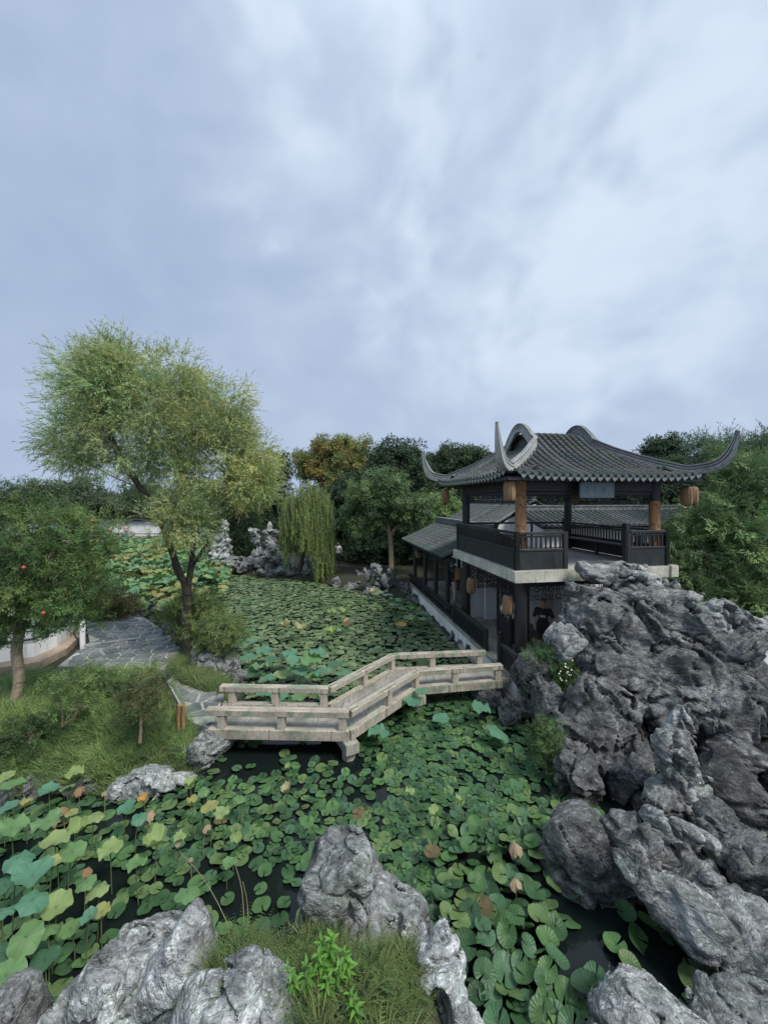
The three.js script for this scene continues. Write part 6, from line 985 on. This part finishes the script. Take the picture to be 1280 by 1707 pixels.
// weeds among the rocks by the viewer
{
  const R = rng(23), list = [], list2 = [];
  for (let i = 0; i < 900; i++) { const x = -1.45 + R() * 1.75, z = -2.2 - R() * 1.5, y = groundY(x, z); if (y < 0.15) continue; list.push({ p: V(x, y - 0.02, z), dir: V((R() - 0.5) * 0.8, 1, (R() - 0.5) * 0.8), s: 0.14 + R() * 0.14, c: tint(R, [[0.14, 0.21, 0.055], [0.20, 0.25, 0.075], [0.09, 0.15, 0.05]], 0.2), spin: R() * 6.28 }); if (i % 2) list2.push({ p: V(x, y - 0.01, z), dir: V((R() - 0.5) * 0.6, 1, (R() - 0.5) * 0.6), s: 0.12 + R() * 0.16, c: tint(R, [[0.17, 0.23, 0.075], [0.22, 0.26, 0.09], [0.11, 0.17, 0.06]], 0.2), spin: R() * 6.28 }); }
  tag(scatter(null, 'ferns', sprig.fern, M.leaf, list, true), 'feathery ferns and moss between the near rocks', 'ferns');
  tag(scatter(null, 'weeds', sprig.grass, M.leaf, list2, true), 'fine grassy weeds between the near rocks', 'weeds');
  { const list3 = []; for (let i = 0; i < 260; i++) { const x = -1.3 + R() * 1.5, z = -2.2 - R() * 1.4, y = groundY(x, z); if (y < 0.2) continue; list3.push({ p: V(x, y, z), dir: V((R() - 0.5) * 1.2, 1, (R() - 0.5) * 1.2), s: 0.10 + R() * 0.12, c: tint(R, [[0.06, 0.12, 0.04], [0.10, 0.18, 0.05], [0.04, 0.085, 0.035]], 0.2), spin: R() * 6.28 }); } tag(scatter(null, 'undergrowth', sprig.broad, M.leaf, list3, true), 'small round-leaved undergrowth between the near rocks', 'undergrowth'); }
  // bright broad-leaved plants
  const bright = [[0.16, 0.36, 0.055], [0.20, 0.42, 0.07], [0.12, 0.28, 0.05]].map((c) => leafMat({ color: col(c), roughness: 0.5 }));
  const lg = (() => { const L = new Leaves(), n = 6; const w = [0.03, 0.30, 0.38, 0.30, 0.16, 0.02]; const P = [], U = [], I = []; for (let i = 0; i < n; i++) for (const s of [-1, 0, 1]) { P.push(s * w[i] * 0.5, 0.06 * Math.abs(s) * w[i] * 4 - 0.25 * (i / 5) ** 2, i / 5); U.push((s + 1) / 2, i / 5); } for (let i = 0; i < n - 1; i++) for (let k = 0; k < 2; k++) { const a = i * 3 + k; I.push(a, a + 3, a + 1, a + 1, a + 3, a + 4); } const g = new THREE.BufferGeometry(); g.setAttribute('position', new THREE.Float32BufferAttribute(P, 3)); g.setAttribute('uv', new THREE.Float32BufferAttribute(U, 2)); g.setIndex(I); g.computeVertexNormals(); return g; })();
  const plant = (u, v, d, h, n0, s0, label) => { const n = Math.round(n0 * 1.7), s = s0 * 0.82; const top = at(u, v, d), b = V(top.x + (R() - 0.5) * 0.1, top.y - h, top.z); const t = thing('leafy_weed', label, 'plant', b); const c = new THREE.CatmullRomCurve3([V(), V(0.02, h * 0.5, 0.01), top.clone().sub(b)]); part(t, 'stem', new THREE.TubeGeometry(c, 6, 0.005, 5), stemMat); for (let i = 0; i < n; i++) { const f = 0.3 + 0.7 * i / (n - 1), m = part(t, 'leaf', lg, bright[Math.floor(R() * 3)]); m.position.copy(c.getPoint(f)); m.rotation.set(-0.35 + (f > 0.85 ? -0.5 : 0.15) * R(), i * 2.4 + R() * 0.5, 0, 'YXZ'); m.scale.setScalar(s * (1.15 - 0.45 * f) * (0.8 + R() * 0.4)); } };
  plant(553, 1562, 2.85, 0.34, 20, 0.105, 'tallest bright green leafy weed in front of the tall tapering rock'); plant(530, 1592, 2.8, 0.26, 14, 0.10, 'leafy weed leaning beside the tallest bright one'); plant(565, 1612, 2.75, 0.22, 12, 0.09, 'bright weed below the tallest one'); plant(478, 1612, 2.7, 0.2, 11, 0.085, 'small bright weed beside the pointed pale rock'); plant(582, 1655, 2.6, 0.2, 10, 0.085, 'low bright weed next to the pitted rock'); plant(536, 1570, 2.88, 0.28, 15, 0.105, 'bright leafy weed just behind the tallest one'); plant(512, 1606, 2.78, 0.2, 11, 0.095, 'short bright weed between the leaning weed and the pointed rock'); plant(572, 1584, 2.82, 0.26, 14, 0.1, 'bright leafy weed on the pitted rock side of the tallest one'); plant(548, 1628, 2.7, 0.18, 10, 0.09, 'small bright weed low among the ferns'); plant(595, 1610, 2.9, 0.2, 9, 0.09, 'darker leafy weed against the pitted rock');
  // thin stalks
  for (const [u0, v0, u1, v1, l] of [[300, 1420, 385, 1560, 'long bent dry stalk across the near water'], [392, 1440, 408, 1575, 'thin upright green stalk among the near pads'], [405, 1470, 412, 1590, 'thin green stalk beside the upright one'], [560, 1395 + 60, 575, 1500, 'short dry twig by the tall rock']].slice(0, 3)) { const p = at(u0, v0, 4.4), q = at(u1, v1, 3.6), mid = p.clone().lerp(q, 0.5).add(V(0.03, 0.08, 0)); single('stalk', new THREE.TubeGeometry(new THREE.CatmullRomCurve3([p, mid, q, q.clone().setY(q.y - 0.6)]), 10, 0.004, 5), stemDry, l, 'plant stalk'); }
}
// ---------- lanterns ----------
{
  const prof = [[0.06, -0.27], [0.10, -0.265], [0.135, -0.22], [0.15, -0.1], [0.152, 0.08], [0.138, 0.2], [0.11, 0.255], [0.06, 0.262]];
  const body = new THREE.LatheGeometry(prof.map((p) => new THREE.Vector2(...p)), 24), ribs = merge(Array.from({ length: 12 }, (_, k) => { const a = k / 12 * 6.283, c = new THREE.CatmullRomCurve3(prof.map(([r, y]) => V(Math.cos(a) * (r + 0.002), y, Math.sin(a) * (r + 0.002)))); return new THREE.TubeGeometry(c, 10, 0.004, 4).toNonIndexed(); }));
  const lantern = (p, s, drop, label, turn = 0) => { const t = thing('lantern', label, 'lantern', p, turn); t.scale.setScalar(s); part(t, 'shade', body, M.lantern); part(t, 'frame', ribs, M.lanternRib); part(t, 'cap', merge([new THREE.CylinderGeometry(0.07, 0.085, 0.035, 16).translate(0, 0.275, 0), new THREE.CylinderGeometry(0.075, 0.065, 0.03, 16).translate(0, -0.28, 0)]), M.black); part(t, 'cord', cyl(V(0, 0.29, 0), V(0, 0.29 + drop / s, 0), 0.006, 0.006, 5), M.black); part(t, 'tassel', new THREE.ConeGeometry(0.02, 0.14, 8).translate(0, -0.36, 0), M.lanternRib); };
  lantern(at(849, 818, 9.75), 1.0, 0.12, 'lantern at the near upper corner of the pavilion beside the worn column');
  lantern(at(742, 828, 14.4), 0.95, 0.3, 'lantern under the far eave corner nearest the pond');
  lantern(at(957, 830, 13.6), 0.9, 0.3, 'small lantern seen past the dark far column of the upper floor');
  lantern(at(1144, 827, 10.9), 1.0, 0.15, 'lantern of the pair under the eave by the maple, closer to the column'); lantern(at(1154, 826, 11.15), 0.95, 0.15, 'lantern of the pair under the eave by the maple, outer one');
  lantern(at(846, 1008, 10.5), 0.98, 0.35, 'lantern beside the ground floor corner column of the pavilion');
  lantern(at(785, 976, 13.2), 1.0, 0.3, 'lantern under the slab in front of the pale inner wall');
  lantern(at(764, 956, 15.2), 0.95, 0.25, 'lantern half hidden by the column where gallery and pavilion meet');
  lantern(at(737, 938, 17.2), 1.0, 0.25, 'lantern in the middle of the gallery eave'); lantern(at(697, 922, 20.6), 1.0, 0.25, 'lantern at the far end of the gallery eave');
}
// ---------- people ----------
const skinM = std([0.42, 0.26, 0.18], 0.6), hairM = std([0.012, 0.010, 0.010], 0.5);
function capsule(p, a, ra, b, rb) { const abx = b.x - a.x, aby = b.y - a.y, abz = b.z - a.z, L = abx * abx + aby * aby + abz * abz, t = clamp(((p.x - a.x) * abx + (p.y - a.y) * aby + (p.z - a.z) * abz) / L); return Math.hypot(p.x - a.x - abx * t, p.y - a.y - aby * t, p.z - a.z - abz * t) - lerp(ra, rb, t); }
function person(label, pos, turn, h, o = {}) {
  const t = thing('person', label, 'person', pos, turn); t.scale.setScalar(h / 1.7);
  const J = { head: V(0, 1.57, 0.02), neck: V(0, 1.43, 0), chest: V(0, 1.24, 0), belly: V(0, 1.05, 0.01), hip: V(0, 0.92, 0) };
  const arm = (s) => { const a = o.arms?.[s > 0 ? 1 : 0] ?? [0.28, 1.12, 0.0, 0.27, 0.87, 0.08]; return [V(s * 0.18, 1.37, 0), V(s * a[0], a[1], a[2]), V(s * a[3], a[4], a[5])]; }, A = [arm(-1), arm(1)];
  const leg = (s) => { const f = (o.stride ?? 0) * s; return [V(s * 0.09, 0.9, 0), V(s * 0.1, 0.49, f * 0.5 + 0.02), V(s * 0.105, 0.08, f)]; }, G = [leg(-1), leg(1)];
  const sm = (list, k) => { let d = 9; for (const s of list) { const q = clamp(0.5 + 0.5 * (d - s) / k); d = lerp(d, s, q) - k * q * (1 - q); } return d; };
  const p = V(), field = (parts, k = 0.035) => (x, y, z) => { p.set(x, y, z); return sm(parts.map((f) => f()), k); };
  const torso = (e) => [() => capsule(p, V(-0.1, 1.3, 0), 0.1 + e, V(0.1, 1.3, 0), 0.1 + e), () => capsule(p, J.chest, 0.125 + e, J.belly, 0.115 + e), () => capsule(p, V(-0.06, 0.95, 0), 0.11 + e, V(0.06, 0.95, 0), 0.11 + e)];
  const limb = (L, r, e, f = 1) => [() => capsule(p, L[0], r[0] + e, L[1], r[1] + e), () => f > 1 ? capsule(p, L[1], r[1] + e, L[2], r[2] + e) : 9];
  const R3 = [0.052, 0.040, 0.029], L3 = [0.085, 0.058, 0.042];
  const feet = G.map((g) => () => capsule(p, V(g[2].x, 0.045, g[2].z - 0.03), 0.042, V(g[2].x * 1.15, 0.035, g[2].z + 0.15), 0.036));
  const nose = () => capsule(p, V(0, 1.58, 0.1), 0.012, V(0, 1.55, 0.122), 0.014), ears = [-1, 1].map((s) => () => capsule(p, V(s * 0.078, 1.585, 0.01), 0.014, V(s * 0.076, 1.555, 0.015), 0.012));
  const body = [() => { const d = Math.hypot(p.x / 0.076, (p.y - 1.585) / 0.112, (p.z - 0.02) / 0.096); return (d - 1) * 0.085; }, () => capsule(p, J.neck, 0.052, J.head, 0.05), nose, ...ears, ...torso(-0.01), ...A.flatMap((a) => limb(a, R3, 0, 2)), ...G.flatMap((g) => limb(g, L3, 0, 2)), ...feet];
  part(t, 'body', skin(field(body, 0.02), V(-0.5, 0, -0.5), V(0.5, 1.76, 0.5), 0.02), skinM);
  part(t, 'shirt', skin(field([...torso(0.014), ...A.flatMap((a) => limb([a[0], a[0].clone().lerp(a[1], o.sleeve ?? 0.85), a[2]], [0.060, 0.052, 0.045], 0.004, 1))]), V(-0.5, 0.84, -0.4), V(0.5, 1.5, 0.4), 0.02), std(o.shirt ?? [0.02, 0.02, 0.022], 0.9));
  const kn = o.shorts ? 0.85 : 1.9; part(t, o.shorts ? 'shorts' : 'trousers', skin(field([() => capsule(p, V(-0.06, 0.95, 0), 0.118, V(0.06, 0.95, 0), 0.118), ...G.flatMap((g) => limb(o.shorts ? [g[0], g[0].clone().lerp(g[1], 0.95), g[1]] : g, [0.1, 0.078, 0.06], 0.006, kn > 1 ? 2 : 1))]), V(-0.4, 0.1, -0.5), V(0.4, 1.08, 0.5), 0.02), std(o.legs ?? [0.02, 0.02, 0.025], 0.9));
  part(t, 'hair', skin((x, y, z) => Math.max((Math.hypot(x / 0.086, (y - 1.60) / 0.112, (z - 0.005) / 0.105) - 1) * 0.09, -(y - 1.56 + Math.max(0, z + 0.01) * -1.2 + 0.03), -(0.9 - z * 7.5 + (y - 1.64) * 4)), V(-0.12, 1.45, -0.14), V(0.12, 1.75, 0.15), 0.012), hairM);
  // hands: a palm and five bent fingers each
  for (const [i, s] of [[0, -1], [1, 1]]) {
    const w = A[i][2], d = w.clone().sub(A[i][1]).normalize(), f = V(0, 0, 1).addScaledVector(d, -d.z).normalize(), n = d.clone().cross(f), P2 = (a, b, c) => w.clone().addScaledVector(d, a).addScaledVector(f, b).addScaledVector(n, c * s), segs = [[P2(0.0, 0, 0), 0.024, P2(0.07, 0, 0), 0.03]];
    [[-0.03, 0.055], [-0.01, 0.068], [0.01, 0.064], [0.03, 0.05]].forEach(([o2, L]) => { segs.push([P2(0.085, o2, 0), 0.009, P2(0.085 + L * 0.5, o2, 0.006), 0.0085], [P2(0.085 + L * 0.5, o2, 0.006), 0.0085, P2(0.085 + L * 0.95, o2, 0.026), 0.0075]); }); segs.push([P2(0.025, 0.03, 0), 0.011, P2(0.06, 0.058, 0.012), 0.0095], [P2(0.06, 0.058, 0.012), 0.0095, P2(0.085, 0.062, 0.022), 0.008]);
    part(t, 'hand', skin(field(segs.map(([a, ra, b, rb]) => () => capsule(p, a, ra, b, rb)), 0.004), w.clone().addScalar(-0.19), w.clone().addScalar(0.19), 0.007), skinM);
  }
  for (const s of [-1, 1]) { part(t, 'eye', new THREE.SphereGeometry(0.009, 8, 6).translate(s * 0.03, 1.6, 0.107), hairM); part(t, 'shoe', skin(field([() => capsule(p, V(s * 0.105, 0.05, G[(s + 1) / 2][2].z - 0.03), 0.05, V(s * 0.12, 0.04, G[(s + 1) / 2][2].z + 0.16), 0.044)]), V(-0.25, 0, -0.5), V(0.25, 0.13, 0.5), 0.016), std(o.shoes ?? [0.3, 0.3, 0.3], 0.7)); }
  part(t, 'mouth', new THREE.BoxGeometry(0.04, 0.006, 0.006).translate(0, 1.525, 0.105), std([0.25, 0.10, 0.08], 0.6));
  return t;
}
{
  const a = person('person in black shirt and shorts standing on the ground floor of the pavilion', at(905, 1094, 11.4).setY(FL), -0.5, 1.66, { shorts: true, arms: [[0.26, 1.13, 0.02, 0.22, 0.9, 0.16], [0.30, 1.14, 0.05, 0.42, 0.98, 0.2]] });
  part(a, 'shirt_print', bx(-0.075, 1.17, 0.145, 0.075, 1.24, 0.152, 0.001), std([0.45, 0.45, 0.43], 0.9));
  person('person in white top behind the ground floor lantern', at(850, 1080, 12.1).setY(FL), 2.6, 1.64, { shirt: [0.65, 0.65, 0.66], legs: [0.05, 0.055, 0.07], stride: 0.1 });
  person('person in dark clothes leaning by the gallery column', at(757, 990, 17.2).setY(FL), 1.4, 1.66, { legs: [0.5, 0.5, 0.5] });
  person('person in white shirt on the path behind the weeping willow', at(563, 930, 27).setY(0.55), 0.4, 1.68, { shirt: [0.7, 0.7, 0.72], legs: [0.04, 0.045, 0.06] });
  person('person in pale shirt seen through the hanging willow strands', at(504, 930, 28.5).setY(0.6), -0.6, 1.68, { shirt: [0.62, 0.66, 0.72], legs: [0.05, 0.05, 0.06], stride: 0.15 });
  person('person in light clothes sitting place by the far white boundary wall', at(211, 905, 46.4).setY(0.55), 0.3, 1.65, { shirt: [0.5, 0.36, 0.3], legs: [0.2, 0.2, 0.22] }).userData.label = 'person standing by the far white boundary wall beyond the lotus bed';
}
// ---------- small white pavilion at the edge of the terrace ----------
{
  const g = (u, v, y = 0.53) => { const p = onLevel(u, v, y); return [p.x, p.z]; };
  const t = thing('small_pavilion', 'white-plinthed small pavilion with black rail beside the pomegranate', 'pavilion', [0, 0, 0]);
  const front = [g(-120, 1118), g(0, 1112), g(58, 1102), g(97, 1084)], back = [g(128, 1052), g(60, 1040), g(-120, 1046)];
  const top = [...front, ...back];
  part(t, 'plinth', prism(top, 0.3, 1.06), M.plaster); part(t, 'kerb', prism([g(-120, 1127), g(0, 1121), g(66, 1111), g(112, 1088), g(140, 1060), g(128, 1052), g(97, 1084), g(58, 1102), g(0, 1112), g(-120, 1118)].map(([x, z]) => [x, z]), 0.3, 0.66), std([0.50, 0.38, 0.30], 0.85, { map: rep(T.stone, 0.8) }));
  part(t, 'coping', prism(top, 1.062, 1.10), M.ridgePale);
  const P3 = ([x, z], y) => V(x, y, z), lerp2 = (a, b, f) => [lerp(a[0], b[0], f), lerp(a[1], b[1], f)];
  const cen = lerp2(front[1], back[1], 0.5), ins = (q) => lerp2(q, cen, 0.06);
  const rails = [];
  for (let i = 0; i < 3; i++) { const a = ins(front[i]), b = ins(front[i + 1]); for (const y of [1.5, 1.38, 1.14]) rails.push(bar(P3(a, y), P3(b, y), 0.06, y > 1.45 ? 0.07 : 0.04)); const n = Math.max(2, Math.round(Math.hypot(b[0] - a[0], b[1] - a[1]) / 0.4)); for (let k = 0; k <= n; k++) { const q = lerp2(a, b, k / n); rails.push(cyl(P3(q, 1.08), P3(lerp2(q, cen, -0.02), 1.5), 0.02, 0.02, 6).toNonIndexed()); } }
  part(t, 'railing', merge(rails), M.black);
  for (const q of [g(74, 1062, 1.08), ins(front[1])]) part(t, 'column', cyl(P3(q, 1.08), P3(q, 3.4), 0.12, 0.11, 16), M.black);
  const w = thing('end_wall', 'short white wall end with a dark curved trim at the terrace', 'wall', [0, 0, 0]); const q = g(134, 1079), r = g(143, 1077);
  const qb = g(128, 1046), rb = g(137, 1046);
  part(w, 'wall', prism([q, r, rb, qb], 0.4, 1.22), M.plaster); part(w, 'trim', new THREE.TubeGeometry(new THREE.CatmullRomCurve3([V(q[0] - 0.02, 1.15, q[1] + 0.02), V(q[0] - 0.16, 1.0, q[1] + 0.05), V(q[0] - 0.05, 0.8, q[1] + 0.04), V(q[0], 0.55, q[1] + 0.03)]), 14, 0.018, 6), M.black);
}
// ---------- low timber fence along the grass bank ----------
{
  const t = thing('low_fence', 'low fence of twin timber posts and bent rods along the path', 'fence', [0, 0, 0]), P = (u, v, y) => onLevel(u, v, y);
  const p = onLevel(302, 1212, 0.55), h = 0.5;
  for (const dx of [-0.05, 0.045]) part(t, 'post', cyl(V(p.x + dx, 0.4, p.z), V(p.x + dx, 0.4 + h + 0.1, p.z), 0.042, 0.04, 10), M.timber);
  const e = onLevel(272, 1152, 0.55); part(t, 'post', cyl(V(e.x, 0.4, e.z), V(e.x, 0.95, e.z), 0.035, 0.03, 8), M.timber);
  for (const y of [0.98, 0.9]) part(t, 'rail', cyl(V(p.x, y, p.z), V(e.x, y, e.z), 0.02, 0.018, 7), y > 0.95 ? M.ridgePale : M.bamboo);
  for (let k = 1; k < 9; k++) { const f = k / 9; part(t, 'rod', cyl(V(lerp(p.x, e.x, f), 0.45, lerp(p.z, e.z, f)), V(lerp(p.x, e.x, f), 0.95, lerp(p.z, e.z, f)), 0.009, 0.008, 5), M.bamboo); }
  const hoop = (u0, v0, u1, v1, h2) => { const a = onLevel(u0, v0, 0.6), b = onLevel(u1, v1, 0.6); part(t, 'hoop', new THREE.TubeGeometry(new THREE.CatmullRomCurve3([a, a.clone().lerp(b, 0.15).add(V(0, h2 * 0.75, 0)), a.clone().lerp(b, 0.5).add(V(0, h2, 0)), a.clone().lerp(b, 0.85).add(V(0, h2 * 0.75, 0)), b]), 18, 0.014, 6), M.bamboo); };
  hoop(270, 1152, 215, 1138, 0.28); hoop(212, 1138, 162, 1132, 0.28); hoop(158, 1132, 110, 1132, 0.26); hoop(105, 1132, 52, 1138, 0.26); hoop(48, 1140, -10, 1145, 0.26);
}
// ---------- far boundary wall, notice, stone post ----------
{
  const a = at(-260, 0, 50).setY(0), t = thing('boundary_wall', 'long white boundary wall with grey tile coping beyond the lotus bed', 'wall', [0, 0, 0]);
  const L = at(-300, 0, 49).setY(0), R2 = at(345, 0, 49).setY(0);
  part(t, 'wall', bx(L.x, 0, -49.15, R2.x, 2.35, -48.85), M.plaster); part(t, 'coping', merge([bx(L.x, 2.353, -49.4, R2.x, 2.47, -48.6), bx(L.x, 2.473, -49.2, R2.x, 2.62, -48.8)]), M.tile);
  part(t, 'arch_coping', new THREE.TubeGeometry(new THREE.CatmullRomCurve3([V(-32.8, 2.2, -48.7), V(-32.0, 2.55, -48.7), V(-31, 2.65, -48.7), V(-30.2, 2.5, -48.7)]), 12, 0.09, 6), M.tileDark);
  const r = thing('waterside_rail', 'low stone rail along the far bank by the white wall', 'railing', [0, 0, 0]); for (const [y, h] of [[1.0, 0.14], [0.65, 0.1]]) part(r, 'rail', bx(-40, y, -46.6, -24.5, y + h, -46.4), M.concrete); for (let k = 0; k < 9; k++) part(r, 'post', bx(-40 + k * 1.9, 0.2, -46.65, -39.75 + k * 1.9, 1.25, -46.35), M.concrete);
  const s = onLevel(450, 930, 0.5); const z = -27.9; const b = at(450, 0, 27.9); const p = thing('stone_post', 'slender pale stone post behind the jagged rocks on the far shore', 'post', [b.x, 0.3, z]); part(p, 'shaft', bx(-0.14, 0, -0.14, 0.14, 3.1, 0.14, 0.02), M.ridgePale); part(p, 'cap', new THREE.ConeGeometry(0.2, 0.24, 4).rotateY(0.785).translate(0, 3.22, 0), M.ridgePale);
  const n = thing('notice', 'small white notice board on a pale post in the rockery', 'sign', at(1270, 1090, 7.9)); part(n, 'board', bx(-0.14, 0.04, -0.01, 0.18, 0.2, 0.01, 0.003), M.plaster); part(n, 'post', bx(-0.05, -0.5, -0.012, 0.16, 0.035, 0.0, 0.003), M.plaster); const ink = std([0.25, 0.25, 0.34], 0.8); part(n, 'lettering', merge([0, 1, 2, 3].flatMap((k) => [bx(-0.09 + k * 0.06, 0.10, 0.0102, -0.055 + k * 0.06, 0.106, 0.012, 0), bx(-0.075 + k * 0.06, 0.09, 0.0102, -0.07 + k * 0.06, 0.145, 0.012, 0), bx(-0.09 + k * 0.06, 0.13, 0.0102, -0.055 + k * 0.06, 0.135, 0.012, 0)])), ink);
}
renderer.render(scene, camera);
